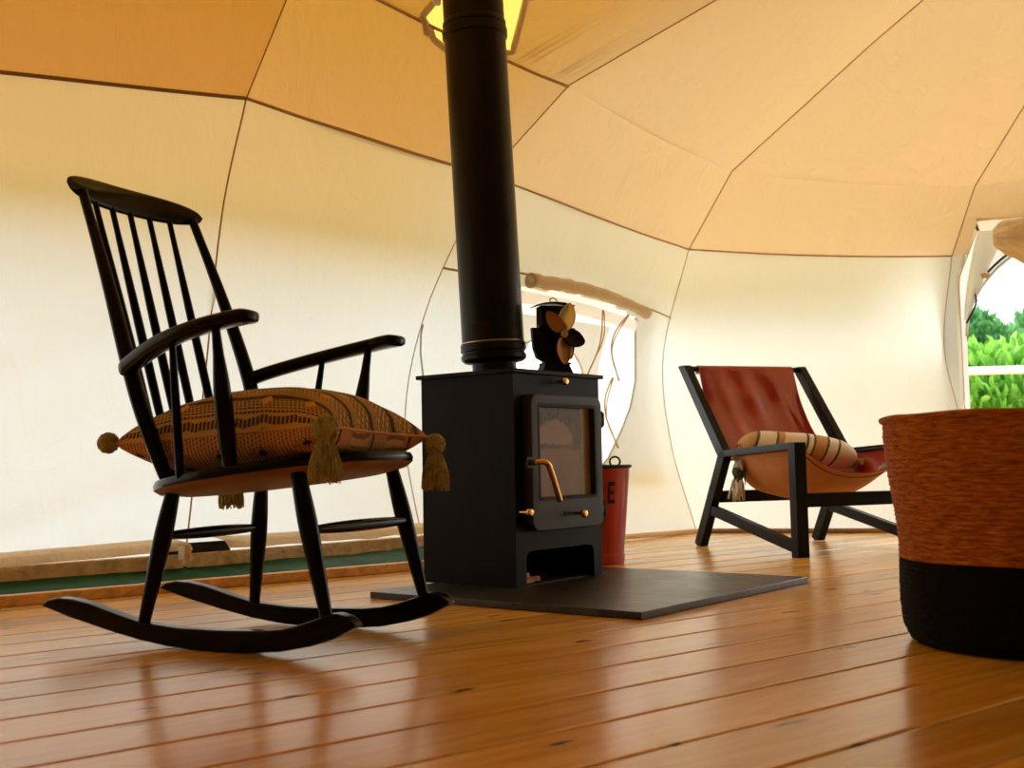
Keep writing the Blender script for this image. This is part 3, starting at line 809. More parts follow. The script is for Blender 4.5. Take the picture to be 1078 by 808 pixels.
mb = MB(); mb.tube([dp(*archpt(k), -O+.004) for k in range(K+1)], .008, 6); dch(mb.build('arch_hem', M['wall_canvas'], smooth=True))
mb = MB(); mb.tube([dp(archpt(k, 1.03)[0], archpt(k, 1.03)[1], -O+.012) for k in range(9, 40)], .006, 6)
a0 = archpt(9, 1.07)
mb.tube(catmull([dp(.055,.99,-O+.02), dp(.085,1.045,-O+.02), dp(.105,1.10,-O+.025), dp(.088,1.16,-O+.02)], 6), .005, 6)
dch(mb.build('zip', M['soot'], smooth=True))
mb = MB(); mb.box(-.018,.018,-.006,.006,-.012,.012); z_ = mb.build('toggle', M['cord'], bevel=.003); z_.location = dp(.150, 1.215, -O+.03)-dr.location; z_.parent = dr
# loose transparent side flap hanging between wall and porch
mb = MB(); mb.grid(lambda u, v: dp(.045+.08*v**1.5+u*(.012+.12*v**.9), 1.0+.43*v, -.03-.05*u+.01*sin(u*6+v*4)), 8, 24)
dch(mb.build('side_flap', M['wall_canvas'], smooth=True))
# header seam and gathered door curtain
mb = MB(); mb.tube([dp(.115+.05*k, 1.458+.004*sin(k*.4), .095) for k in range(30)], .008, 8); dch(mb.build('door_header', M['cloth_cream'], smooth=True))
mb = MB()
def cur(u, v):
    th = u*2*pi; w = .05+.07*sin(pi*min(1, v*1.05))**.6
    r = w*(1+.22*sin(th*5+v*3)+.12*sin(th*9+1))
    return dp(.34+.16*v*.9+r*cos(th)*.8+.05, 1.44-.20*v+.06*sin(v*3)+r*sin(th)*.35*1.2-.0, .06+r*sin(th)*.6)
mb2 = MB()
def cur2(u, v):     # bundle lying along the header: v runs along, u around
    th = u*2*pi; env = .03+.075*min(1, (v*7))**.8
    r = env*(1+.20*sin(th*6+v*9)+.13*sin(th*11-v*24)+.10*sin(v*46))
    return dp(.185+1.0*v, 1.375-.03*sin(v*pi)+r*cos(th), .05+r*sin(th)*.7)
mb2.grid(cur2, 60, 90)
cdo = mb2.build('gathered_curtain', M['cloth_cream'], smooth=True, weld=.0003); dch(cdo)
mb = MB(); mb.tube([dp(.115,1.455,.02), dp(.118,1.43,.03), dp(.125,1.42,.025)], .006, 8); dch(mb.build('hook', M['soot'], smooth=True))

# ---- outside
og = MB(); og.box(-60, 60, -60, 90, -.33, -.30); gr = og.build('lawn', M['earth']); struct(gr, 'lawn around the deck', 'ground')
# white rail across the doorway
rl_ = empty('deck_railing', (3.1, 6.55, 0)); tag(rl_, 'white painted railing crossing the open doorway in front of the hedge', 'railing')
mb = MB(); mb.bar((-1.2,.10,.835), (1.6,-.25,.835), .045, .07, side=(0,0,1)); mb.build('top_rail', M['rail_paint'], rl_, bevel=.004)
for x, y in ((-1.18,.10),(1.55,-.25)):
    mb = MB(); mb.box(x-.04,x+.04,y-.04,y+.04,-.30,.80); mb.build('post', M['rail_paint'], rl_, bevel=.004)
def leaves(name, n, place, size, mat, parent=None, seed=1):
    rnd = random.Random(seed); vs = []; fs = []; sh = []
    for _ in range(n):
        p, nd = place(rnd); L = size*rnd.uniform(.7,1.25); w = L*.36
        d = nrm((nd[0]+rnd.uniform(-.7,.7), nd[1]+rnd.uniform(-.7,.7), nd[2]+rnd.uniform(-.3,.9)))
        sd = nrm(d.cross(V(rnd.uniform(-1,1), rnd.uniform(-1,1), rnd.uniform(-1,1)))); up = d.cross(sd)
        b = len(vs)
        for a, wv, h in ((0,0,0),(.35,1,.12),(.35,-1,.12),(.35,0,.0),(.7,.8,.10),(.7,-.8,.10),(.7,0,.02),(1,0,-.08)):
            vs.append(tuple(p+d*(L*a)+sd*(w*.5*wv)+up*(L*h)))
        fs += [(b,b+1,b+3),(b,b+3,b+2),(b+1,b+4,b+6,b+3),(b+3,b+6,b+5,b+2),(b+4,b+7,b+6),(b+6,b+7,b+5)]
        sh += [rnd.random()]*8
    me = bpy.data.meshes.new(name); me.from_pydata(vs, [], fs); me.materials.append(mat)
    at = me.attributes.new('shade', 'FLOAT', 'POINT'); at.data.foreach_set('value', sh)
    o = bpy.data.objects.new(name, me); COL.objects.link(o)
    if parent: o.parent = parent
    return o
def shrub(cx, cy, w, h, n, seed, label):
    r = empty('laurel_shrub', (cx, cy, -.30)); tag(r, label, 'shrub')
    def pl(rnd):
        a = rnd.uniform(0, 2*pi); e = rnd.random()**.8*pi/2; rr = rnd.uniform(.78, 1.02)
        d = V(cos(a)*cos(e), sin(a)*cos(e), sin(e)**.55)
        q = V(d.x*w*rr, d.y*.5*rr, h*(.12+.88*d.z*rr)); 
        q.z = min(q.z, h)*(1-.10*rnd.random()) if q.z > h*.9 else max(.05, q.z - rnd.random()*h*.5*(d.z < .6))
        return q, (d.x, d.y, d.z*.8+.2)
    leaves('foliage', n, pl, .13, M['laurel'], r, seed)
    mb = MB(); rnd = random.Random(seed)
    for k in range(7):
        a = rnd.uniform(0, 2*pi); mb.tube([(.05*cos(a),.05*sin(a),0), (.25*w*cos(a),.2*sin(a),h*.4), (.6*w*cos(a),.3*sin(a),h*.8)], [.02,.014,.006], 6)
    mb.build('stems', M['bark'], r, smooth=True); return r
shrub(3.75, 8.30, 1.15, 1.42, 6000, 3, 'bright green laurel bush outside the doorway left of the others')
shrub(6.2, 8.1, 1.0, 1.30, 2600, 4, 'bright green laurel bush outside mostly hidden by the right picture edge')
def tree(x, y, w, h, n, seed, label):
    r = empty('distant_tree', (x, y, -.30)); tag(r, label, 'tree')
    def pl(rnd):
        a = rnd.uniform(0, 2*pi); e = rnd.uniform(-.5, pi/2); rr = rnd.uniform(.75, 1.0)
        bump_ = 1+.18*sin(a*5+seed)*cos(e*4)
        d = V(cos(a)*cos(e), sin(a)*cos(e), sin(e))
        return V(d.x*w*rr*bump_, d.y*w*rr*bump_, h*.55+d.z*h*.45*rr*bump_), (d.x, d.y, d.z)
    leaves('crown', n*3, pl, .30, M['far_leaf'], r, seed)
    mb = MB(); mb.tube([(0,0,0),(0,0,h*.5)], [.3,.15], 8); mb.build('trunk', M['bark'], r, smooth=True)
tree(15.7, 38, 1.7, 5.0, 3000, 11, 'distant dark green tree beyond the hedge nearest the door jamb')
tree(19.3, 40, 1.85, 5.9, 3000, 12, 'taller distant green tree beyond the hedge at the right picture edge')
tree(24.0, 42, 2.0, 5.6, 1500, 13, 'distant green tree beyond the right picture edge')

# ================================================================== HEARTH + STOVE
HA = .8991; e1 = V(cos(HA), sin(HA), 0); e2 = V(-sin(HA), cos(HA), 0)
HT = .018
hs = MB(); hs.box(0, .887, 0, .864, 0, HT)
hearth = hs.build('hearth_slab', M['slate'], bevel=.0025)
hearth.location = (.2793, 2.5843, 0); hearth.rotation_euler = (0,0,HA)
tag(hearth, 'square dark slate hearth slab under the black stove', 'hearth slab')

ST = empty('wood_stove', (.0021, 3.1278, HT), HA)
tag(ST, 'black cast iron wood burning stove with glass door on the slate slab', 'stove')
SW, SD, SH = .4172, .3434, .600
# local: x along the front (u), y to the back, z up
b = MB()
fxy = lambda a, b_, t: V(a, t, b_)
# front plate with door opening
b.ring(rrect(0, SW, .115, SH-.012, .0005), rrect(.07, .345, .18, .50, .02), fxy, 0, .012)
# lower front with log-store arch
arch = [(0,0),(.045,0),(.045,.070)]+[(.045+.026*(1-cos(radians(a))), .070+.026*sin(radians(a))) for a in (30,60,90)]
arch = arch[:3]+[(.0478,.083),(.055,.092),(.070,.096),(.347,.096),(.362,.092),(.3705,.083),(.373,.070),(.373,0),(SW,0),(SW,.115),(0,.115)]
b.prism(arch, fxy, 0, .012)
b.box(0, .010, .012, SD, 0, SH-.012); b.box(SW-.010, SW, .012, SD, 0, SH-.012); b.box(.010, SW-.010, SD-.010, SD, 0, SH-.012)
b.box(.010, SW-.010, .012, SD-.010, .104, .114)
body = b.build('body', M['iron'], ST)
b = MB(); b.box(-.012, SW+.012, -.012, SD+.012, SH-.012, SH); b.build('top_plate', M['iron'], ST, bevel=.002)
b = MB(); b.box(.010, SW-.010, .012, SD-.010, 0, .004); b.box(.010,.014,.012,SD-.012,.004,.104); b.build('log_store_floor', M['soot'], ST)
b = MB()
def brk(x0,x1,y0,y1,z0,z1): b.box(x0,x1,y0,y1,z0,z1)
b.prism(rrect(.080,.315,.12,.375,.03), lambda x,z,t: V(x,t,z), .09, .17); b.prism([(.19-.095*cos(radians(a)), .382+.075*sin(radians(a))) for a in range(0,181,12)], lambda x,z,t: V(x,t,z), .11, .19)
b.box(.325,.36,.03,SD-.02,.12,.52); b.box(.03,.06,.03,SD-.02,.12,.52)
b.build('fire_bricks', M['brick'], ST, bevel=.006)
# door
dor_o = rrect(.036, .380, .150, .530, .030, 6); dor_i = rrect(.068, .346, .238, .500, .006, 6)
b = MB(); b.ring(dor_o, dor_i, fxy, -.034, -.002)
door = b.build('door', M['iron_door'], ST, bevel=.003)
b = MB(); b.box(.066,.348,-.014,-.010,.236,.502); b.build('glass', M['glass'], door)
b = MB(); b.ring(rrect(.064,.350,.234,.504,.008,6), rrect(.073,.341,.243,.495,.004,6), fxy, -.0345, -.018); b.build('glass_frame', M['soot'], door)
# brass handle: comes out of the door's left edge, bends and runs down
hp = catmull([(.020,-.050,.340),(.046,-.066,.341),(.062,-.070,.333),(.074,-.070,.312),(.094,-.070,.272),(.112,-.070,.232)], 6)
b = MB(); b.tube(hp, .0085, 14); b.build('handle', M['brass'], door, smooth=True)
b = MB(); b.tube([(.022,-.034,.340),(.022,-.058,.340)], .008, 12); b.box(.012,.040,-.036,-.030,.325,.355); b.build('handle_boss', M['iron_door'], door, smooth=False)
def knob(name, x, y0, y1, z, par, slot=None):
    bb = MB(); bb.tube([(x,y0,z),(x,y1+.014,z)], .004, 10)
    bb.lathe([(.0,-.001),(.009,0),(.0115,.004),(.0115,.010),(.008,.015),(.0,.016)], c=(x,y1+.016,z), ax=(0,-1,0), n=18)
    return bb.build(name, M['brass'], par, smooth=True, auto=40)
knob('air_knob', .209, 0, -.035, .571, ST); knob('air_knob', -.004, -.02, -.062, .206, ST); knob('air_knob', .232, -.034, -.075, .193, ST)
b = MB(); b.box(.176,.242,-.0015,.004,.564,.578); b.build('air_slot', M['soot'], ST)
b = MB(); b.box(.180,.236,-.0355,-.030,.188,.198); b.build('air_slot', M['soot'], door)
for z0 in (.465, .199):
    b = MB(); b.box(.380,.398,-.026,-.010,z0-.011,z0+.011); b.lathe([(.0,-.020),(.008,-.020),(.008,.020),(.0,.020)], c=(.404,-.018,z0), n=14)
    b.tube([(.404,-.018,z0-.025),(.404,-.018,z0+.025)], .004, 8)
    b.build('hinge', M['soot'], ST, smooth=True, auto=40)
# seam on the side panel edge is the body's own corner; split logs in the store
for k, (u, y, zz, ln, an, th) in enumerate(((.052,.026,.026,.050,.25,.006),(.054,.024,.0115,.055,.08,.0065),(.080,.060,.012,.08,-.2,.007))):
    b = MB(); d = V(cos(an), sin(an), 0); o0 = ST.location
    P0 = V(u,y,zz); prf = [(-.9,-.9),(1,-.7),(.6,.9),(-.5,.8)]
    n_ = V(-sin(an),cos(an),0)
    vs = []
    for t in (0, .5, 1):
        for a_, c_ in prf: vs.append(P0+d*ln*t+n_*(th*a_)+V(0,0,th*c_*(1+.1*t)))
    b.add(vs, [(0,1,5,4),(1,2,6,5),(2,3,7,6),(3,0,4,7),(4,5,9,8),(5,6,10,9),(6,7,11,10),(7,4,8,11),(3,2,1,0),(8,9,10,11)])
    lg = b.build('kindling_stick', M['log'], bevel=.001)
    lg.location = ST.location; lg.rotation_euler = (0,0,HA)
    tag(lg, ('split kindling stick in the stove\'s log store, upper of the two in front', 'split kindling stick in the stove\'s log store, lower of the two in front', 'split kindling stick in the dark behind the other two in the log store')[k], 'kindling', 'kindling in the log store')

# flue
fc = V(-.050, 3.385, 0)
FP = empty('flue_pipe', (fc.x, fc.y, HT+SH)); tag(FP, 'tall black stove flue pipe rising from the stove to the roof', 'flue pipe')
ax = nrm((-.040, 0, 1))
b = MB(); b.lathe([(.066,.0008),(.066,.050)], n=48, ax=tuple(ax)); b.build('neck', M['flue'], FP, smooth=True)
b = MB(); b.lathe([(.066,.036),(.088,.040),(.097,.048),(.098,.060),(.0935,.064),(.0935,.070),(.098,.073),(.098,.092),(.0945,.096),(.088,.096)], n=64, ax=tuple(ax)); b.build('collar', M['flue'], FP, smooth=True, auto=35)
b = MB(); b.lathe([(.0935,.096),(.0965,.096),(.0965,.099),(.0935,.0995)], n=64, ax=tuple(ax)); b.build('bright_ring', M['bright'], FP, smooth=True, auto=35)
b = MB(); b.lathe([(.093,.090),(.093,.150),(.0926,.152),(.093,.154),(.0935,1.030)], n=64, ax=tuple(ax)); b.build('lower_pipe', M['flue'], FP, smooth=True)
b = MB(); b.lathe([(.0935,1.028),(.099,1.030),(.0995,1.050),(.098,1.054),(.0935,1.056),(.0935,1.062),(.0965,1.064),(.0965,1.075),(.0935,1.080)], n=64, ax=tuple(ax)); b.build('joint_band', M['flue'], FP, smooth=True, auto=35)
b = MB(); b.lathe([(.0925,1.07),(.0925,2.3)], n=64, ax=tuple(ax)); b.build('upper_pipe', M['flue'], FP, smooth=True)

# ---- stove fan
FZ = HT+SH
FA = .35      # faces the room, turned from +x... its front looks along -y rotated
FN = empty('stove_fan', (.128, 3.40, FZ), radians(18)); tag(FN, 'small black heat powered fan with four blades on the stove top', 'stove fan')
# local: x right, y back, z up; front looks to -y
b = MB(); b.prism([(-.052,0),(.052,0),(.036,.034),(-.036,.034)], lambda x,z,t: V(x,t,z), -.030, .030); b.build('base', M['iron'], FN, bevel=.002)
b = MB(); b.box(-.040,.044,-.028,.028,.030,.036); b.box(-.036,.034,-.012,.012,.036,.075)
b.prism([(-.066,.078),(-.056,.050),(-.030,.036),(.030,.036),(.056,.050),(.062,.078),(.066,.140),(.044,.142),(.044,.148),(-.048,.148),(-.050,.140),(-.070,.140)], lambda x,z,t: V(x,t,z), -.010, .012)
for k in range(5):
    y = -.022+.011*k
    b.box(-.046,.044,y-.0015,y+.0015,.140,.205)
b.build('heat_sink', M['iron'], FN, bevel=.0008)
b = MB(); b.grid(lambda u, v: V(-.062+.120*u, -.034+.064*v, .206+.010*(1-(2*u-1)**2)), 12, 2); 
cap = b.build('top_cap', M['iron'], FN, smooth=True); md = cap.modifiers.new('s','SOLIDIFY'); md.thickness = .003
b = MB(); b.tube([(-.008,0,.215),(-.010,0,.228),(.002,0,.232),(.012,0,.226),(.014,0,.216)], .0022, 8); b.build('carry_ring', M['bright'], FN, smooth=True)
HUB = V(.012, -.050, .118)
b = MB(); b.tube([(HUB.x,-.012,HUB.z),(HUB.x,-.040,HUB.z)], .018, 20); b.build('motor', M['soot'], FN, smooth=True, auto=40)
b = MB(); b.lathe([(.0,-.012),(.008,-.010),(.012,-.004),(.012,.010),(.0,.012)], c=HUB, ax=(0,-1,0), n=20); hub = b.build('hub', M['bright'], FN, smooth=True, auto=40)
def blade(ang, L, wd_, tw, mat, bend=.0):
    d = V(cos(ang),0,sin(ang)); s_ = V(-sin(ang),0,cos(ang)); b = MB()
    def fn(u, v):
        r = .010+L*v; w = wd_*(sin(pi*min(1, (.06+.94*v))**.85)**.62 if v < .999 else 0.02)
        w = max(w, .004); q = (u-.5)*2
        tt = tw*(1-.35*v)
        return HUB+V(0,-.002,0)+d*r+s_*(q*w*.5*cos(tt))+V(0,1,0)*(q*w*.5*sin(tt))+V(0,-1,0)*(bend*v*v-.004*(1-q*q))
    b.grid(fn, 10, 18); o = b.build('blade', mat, FN, smooth=True)
    md = o.modifiers.new('s','SOLIDIFY'); md.thickness = .0014
    return o
bl = [blade(radians(76), .086, .054, .75, M['silver']), blade(radians(128), .072, .044, .35, M['bronze']), blade(radians(272), .082, .058, .30, M['bronze']), blade(radians(-20), .062, .060, .45, M['iron'])]  # all bronze; silver and dark colours stand for light and shade on two blades
bl[0]['label'] = 'blade pointing up, coloured silver grey for the light on it'; bl[1]['label'] = 'pale bronze blade pointing up left'; bl[2]['label'] = 'copper brown blade pointing down'; bl[3]['label'] = 'blade pointing right, coloured dark for its shade'

# ---- red bucket
BK = empty('fire_bucket', (.283, 4.055, 0)); tag(BK, 'red painted metal bucket standing on the floor behind the stove', 'bucket')
H0 = .350
b = MB(); b.lathe([(.0,.006),(.096,.006),(.098,.0),(.101,.0),(.1025,.035),(.1005,.038),(.128,.334)], n=48); b.build('body', M['red_paint'], BK, smooth=True, auto=35)
b = MB(); b.lathe([(.128,.333),(.134,.335),(.135,.341),(.131,.345),(.125,.344),(.0,.348)], n=48); b.build('lid', M['soot'], BK, smooth=True, auto=35)
b = MB(); pts = [V(-.005+.018*cos(t), 0, .366+.017*sin(t)) for t in [radians(a) for a in range(-60, 250, 20)]]
b.tube(pts, .0035, 8); b.tube([(-.022,0,.345),(-.014,0,.352)], .006, 8); o = b.build('lid_ring', M['soot'], BK, smooth=True); o.location = (.075, -.07, -.010)
def letter(bars, a0, z0, w, h):
    for (x0, z0_, x1, z1_) in bars:
        n = 4
        def fn(u, v):
            x = x0+(x1-x0)*u; z = z0+h*(z0_+(z1_-z0_)*v)
            r = .1005+(z-.038)*(.0275/.296)+.0008
            th = a0+(x*w)/r; return V(r*cos(th), r*sin(th), z)
        lt.grid(fn, n, 2)
lt = MB()
F_ = [(0,0,.28,1),(0,.82,1,1),(0,.45,.8,.62)]; I_ = [(0.3,0,.6,1)]; Rr = [(0,0,.28,1),(0,.82,.9,1),(0,.42,.9,.58),(.7,.5,1,.9),(.45,0,.9,.2),(.4,.2,.65,.45)]; E_ = [(0,0,.28,1),(0,.82,1,1),(0,.42,.85,.58),(0,0,1,.18)]
for k, L_ in enumerate((F_, I_, Rr, E_)): letter(L_, radians(-131+20*k), .212, .028, .075)
lt.build('lettering', M['soot'], BK)

# ================================================================== ROCKING CHAIR
RC = empty('rocking_chair', (-.5008, 2.4205, 0), -.4534)
tag(RC, 'black spindle back wooden rocking chair holding a patterned cushion', 'rocking chair')
def rp_(name, b, **k): return b.build(name, k.pop('mat', M['black_wood']), RC, **k)
ZS = lambda x: .364+.109*(x-.053)
# rockers
out = [(-.482,.074),(-.40,.053),(-.29,.030),(-.20,.014),(-.13,.0055),(-.06,.0010),(0,0),(.07,.0020),(.15,.009),(.22,.023),(.27,.038),(.322,.063)]
upper = [(.316,.070),(.300,.081),(.278,.086),(.258,.084),(.235,.074),(.19,.060),(.15,.051),(.10,.046),(0,.043),(-.10,.043),(-.20,.050),(-.27,.065),(-.34,.082),(-.39,.090),(-.43,.092),(-.46,.087)]
for sg in (-1, 1):
    b = MB(); b.prism(out+upper, lambda x, z, t: V(x, t, z), sg*.176-.016, sg*.176+.016)
    rp_('rocker', b, bevel=.005, bseg=3)
def leg(top, bot, r):
    n = 14; top = Vector(top); bot = Vector(bot); b = MB()
    pts = [top.lerp(bot, k/n) for k in range(n+1)]; rad = []
    for k in range(n+1):
        t = k/n; rad.append(r[0]+(r[1]-r[0])*sin(min(t/.4,1)*pi/2) if t < .4 else r[1]+(r[2]-r[1])*((t-.4)/.6)**1.1)
    b.tube(pts, rad, 18); return b
for sg in (-1, 1):
    rp_('leg', leg((-.154,sg*.142,.322), (-.203,sg*.176,.045), (.014,.019,.012)), smooth=True, auto=50)
    rp_('leg', leg((.177,sg*.169,.356), (.251,sg*.178,.068), (.014,.019,.0115)), smooth=True, auto=50)
for x, z, yy in ((-.172,.222,.148), (.214,.238,.172)):
    n = 16; b = MB(); b.tube([(x, -yy+2*yy*k/n, z) for k in range(n+1)], [.007+.0055*sin(pi*k/n)**.7 for k in range(n+1)], 14); rp_('stretcher', b, smooth=True)
# seat
def seat_outline(n=72):
    P = []
    for k in range(n):
        a = 2*pi*k/n; c, s_ = cos(a), sin(a)
        ex = 2.6 if c > 0 else 2.1
        r = (abs(c)**ex+abs(s_)**ex)**(-1/ex)
        x = r*c; y = r*s_
        X = .020+x*(.262 if x > 0 else .300); Y = y*(.228 if x > 0 else .228*(1-.10*x*x))
        P.append((X, Y))
    return P
so = seat_outline(); b = MB(); rings = [(.93, .0, 0), (.985, -.003, 0), (1.0, -.011, 0), (.995, -.021, 0), (.95, -.030, 1), (.78, -.038, 1)]
n = len(so)
base = len(b.v)
for s_, dz, m_ in rings:
    for (x, y) in so: b.v.append((.02+(x-.02)*s_, y*s_, ZS(.02+(x-.02)*s_)+dz))
for i in range(len(rings)-1):
    for k in range(n): b.f.append((i*n+k, i*n+(k+1)%n, (i+1)*n+(k+1)%n, (i+1)*n+k)); b.m.append(rings[i+1][2])
b.f.append(tuple(range(n))); b.m.append(0); b.f.append(tuple((len(rings)-1)*n+k for k in reversed(range(n)))); b.m.append(1)
rp_('seat', b, mat=[M['black_wood'], M['raw_wood']], smooth=True, auto=45)
# back posts
for sg in (-1, 1):
    pts = catmull([(-.163,sg*.152,.335),(-.196,sg*.176,.45),(-.228,sg*.190,.565),(-.300,sg*.183,.76),(-.386,sg*.172,.965)], 5)
    n = len(pts)-1; rad = [.0135+.0050*sin(pi*min(1, (k/n)*1.15))**.8 - .003*(k/n) for k in range(n+1)]
    b = MB(); b.tube(pts, rad, 18); rp_('back_post', b, smooth=True, auto=50)
# crest rail
b = MB()
def crest(u, v):
    t = 2*u-1; th = 2*pi*v
    yy = .213*t; xx = -.388-.040*(1-t*t)
    hh = .0335*(max(0, 1-abs(t)**3.2))**.5+.0005; zc = .975+.004*(1-t*t)
    dz = hh*sin(th); dx = .0115*cos(th)*min(1, (1-abs(t)**6)+.03)
    return V(xx+dx-dz*.30, yy, zc+dz*(1.0))
b.grid(crest, 48, 20); rp_('crest_rail', b, smooth=True, weld=.0002)
# spindles
for k in range(5):
    yb = -.10+.05*k; xb = -.238+.022*(yb/.1)**2; yt = -.116+.058*k; t = yt/.213
    top = V(-.388-.040*(1-t*t)+.010, yt, .952); bot = V(xb, yb, ZS(xb)-.008); n = 12
    b = MB(); b.tube([bot.lerp(top, j/n) for j in range(n+1)], [.0068+.0036*sin(pi*min(1,(j/n)*1.1)) for j in range(n+1)], 14); rp_('spindle', b, smooth=True, auto=50)
# arms
for sg in (-1, 1):
    cen = catmull([(-.236,sg*.196,.566),(-.185,sg*.214,.583),(-.11,sg*.240,.603),(-.03,sg*.259,.620),(.05,sg*.266,.633),(.115,sg*.262,.641),(.148,sg*.258,.642)], 6)
    n = len(cen)-1; b = MB(); K = 16
    for j, p in enumerate(cen):
        t = j/n; w = .019+.012*t+(.004 if t > .75 else 0); h = .0155-.002*t
        if t > .90: q = (t-.90)/.10; w *= sqrt(max(.02, 1-q*q)); h *= (1-.35*q)
        if t < .05: w *= .8
        tn = nrm(cen[min(j+1,n)]-cen[max(j-1,0)]); sd = nrm(V(-tn.y, tn.x, 0)); up = nrm(tn.cross(sd)); 
        if up.z < 0: up = -up
        for k in range(K):
            th = 2*pi*k/K; c_, s_ = cos(th), sin(th)
            cc = (1 if c_ > 0 else -1)*abs(c_)**.6; ss = (1 if s_ > 0 else -1)*abs(s_)**.7
            b.v.append(tuple(p+sd*(w*cc)+up*(h*ss)))
    for j in range(n):
        for k in range(K): b.f.append((j*K+k, j*K+(k+1)%K, (j+1)*K+(k+1)%K, (j+1)*K+k)); b.m.append(0)
    b.f.append(tuple(range(K))); b.m.append(0); b.f.append(tuple(n*K+k for k in range(K))); b.m.append(0)
    rp_('armrest', b, smooth=True, auto=60)
    top = V(.060, sg*.264, .630); bot = V(.050, sg*.210, ZS(.05)-.008); n = 14
    b = MB(); b.tube([bot.lerp(top, j/n) for j in range(n+1)], [.0135+.0045*sin(pi*min(1,(j/n)*1.25))-.0055*max(0,(j/n-.5)*2)**1.2 for j in range(n+1)], 16); rp_('arm_support', b, smooth=True, auto=50)
    top = V(-.060, sg*.250, .605); bot = V(-.078, sg*.208, ZS(-.078)-.008)
    b = MB(); b.tube([bot.lerp(top, j/n) for j in range(n+1)], [.0085+.0015*sin(pi*j/n)-.002*(j/n) for j in range(n+1)], 14); rp_('arm_support', b, smooth=True, auto=50)

# ---- cushion with tassels
CU = empty('patterned_cushion', tuple(RC.location), -.4534)
tag(CU, 'plump ochre and rust patterned square cushion with olive tassels on the rocking chair', 'cushion')
cor = [V(-.328,-.135,.415), V(.285,-.225,.434), V(.262,.185,.417), V(-.265,.190,.400)]
def cush(u, v, side):
    a, c_ = 2*u-1, 2*v-1
    # pinched edges
    pin = .085
    uu = .5+.5*a*(1-pin*(1-c_*c_)*abs(a)**1.5*1.0); vv = .5+.5*c_*(1-pin*(1-a*a)*abs(c_)**1.5*.6)
    p = (cor[0]*(1-uu)+cor[1]*uu)*(1-vv)+(cor[3]*(1-uu)+cor[2]*uu)*vv
    e = max(0, (1-abs(a)**2.3)*(1-abs(c_)**2.3))
    h = e**.42
    mid = .440-.0*e
    wr = .006*noise.noise(V(u*6, v*6, side*3.))*h
    if side > 0: z = p.z + (.105*h)+wr
    else:
        z = p.z - .085*h + wr
        z = max(z, ZS(p.x)+.003)
    return V(p.x, p.y, z)
Nn = 56; vs = []; fs = []; uvs = []; mi = []
for side in (1, -1):
    base = len(vs)
    for j in range(Nn+1):
        for i in range(Nn+1): vs.append(tuple(cush(i/Nn, j/Nn, side)))
    for j in range(Nn):
        for i in range(Nn):
            q = [base+j*(Nn+1)+i, base+j*(Nn+1)+i+1, base+(j+1)*(Nn+1)+i+1, base+(j+1)*(Nn+1)+i]
            if side < 0: q.reverse()
            fs.append(q); mi.append(0 if side > 0 else 1)
            t = [(i/Nn,j/Nn),((i+1)/Nn,j/Nn),((i+1)/Nn,(j+1)/Nn),(i/Nn,(j+1)/Nn)]
            if side < 0: t.reverse()
            uvs += t
me = bpy.data.meshes.new('cover'); me.from_pydata(vs, [], fs); me.materials.append(M['cush_top']); me.materials.append(M['cush_under'])
uvl = me.uv_layers.new(name='UVMap'); uvl.data.foreach_set('uv', [c for t in uvs for c in t])
me.polygons.foreach_set('material_index', mi); me.polygons.foreach_set('use_smooth', [True]*len(fs))
bm = bmesh.new(); bm.from_mesh(me); bmesh.ops.remove_doubles(bm, verts=bm.verts, dist=.0004); bm.to_mesh(me); bm.free()
co = bpy.data.objects.new('cover', me); COL.objects.link(co); co.parent = CU
# piping along the edge
b = MB(); e = [cush(k/40, 0, 1) for k in range(41)]+[cush(1, k/40, 1) for k in range(1,41)]+[cush(1-k/40, 1, 1) for k in range(1,41)]+[cush(0, 1-k/40, 1) for k in range(1,41)]
b.tube(e, .0028, 6); b.build('piping', M['cush_under'], CU, smooth=True)
def pompom(c, r, seed):
    b = MB(); rnd = random.Random(seed)
    def fn(u, v):
        th = u*2*pi; ph = v*pi; d = V(sin(ph)*cos(th), sin(ph)*sin(th), cos(ph))
        rr = r*(1+.16*noise.noise(d*5+V(seed,0,0))+.08*noise.noise(d*14+V(0,seed,0)))
        return Vector(c)+d*rr
    b.grid(fn, 36, 24)
    for k in range(150):
        d = nrm((rnd.gauss(0,1), rnd.gauss(0,1), rnd.gauss(0,1))); s_ = nrm(d.cross(V(rnd.gauss(0,1),rnd.gauss(0,1),rnd.gauss(0,1))))
        p = Vector(c)+d*r*.92
        b.tube([p-s_*.005, p+d*r*.16, p+s_*.006+d*r*.05], [.0012,.0014,.0010], 5)
    return b
def tassel(c, r, L, w, seed, dirn=V(0,0,-1), skirt=True):
    root = pompom(c, r, seed).build('tassel', M['tassel'], CU, smooth=True, weld=.0002)
    root['label'] = 'olive yarn tassel'
    if not skirt: return
    b = MB(); rnd = random.Random(seed+50); c = Vector(c)+V(0,0,-r*.8)
    b.lathe([(.010,0),(.011,-.006),(.013,-.012),(w*.72,-L*.45),(w*.85,-L*.92),(.0,-L*.93)], c=c, n=20)
    for k in range(110):
        a = rnd.uniform(0, 2*pi); q = rnd.uniform(.75, 1.08); l = L*rnd.uniform(.88, 1.06)
        pts = []
        for j in range(6):
            t = j/5; rr = (.011+(w-.011)*min(1, t*1.5)**.8)*q; aa = a+.15*sin(t*3+k)
            pts.append(c+V(rr*cos(aa), rr*sin(aa), -l*t))
        b.tube(pts, .0016, 5)
    b.build('skirt', M['tassel'], root, smooth=True)
    b = MB(); b.lathe([(.0115,.004),(.0135,.0),(.0115,-.005)], c=c+V(0,0,-.001), n=18); b.build('binding', M['tassel'], root, smooth=True)
tassel(tuple(cor[0]+V(-.012,-.004,.002)), .021, .05, .02, 1, skirt=False)
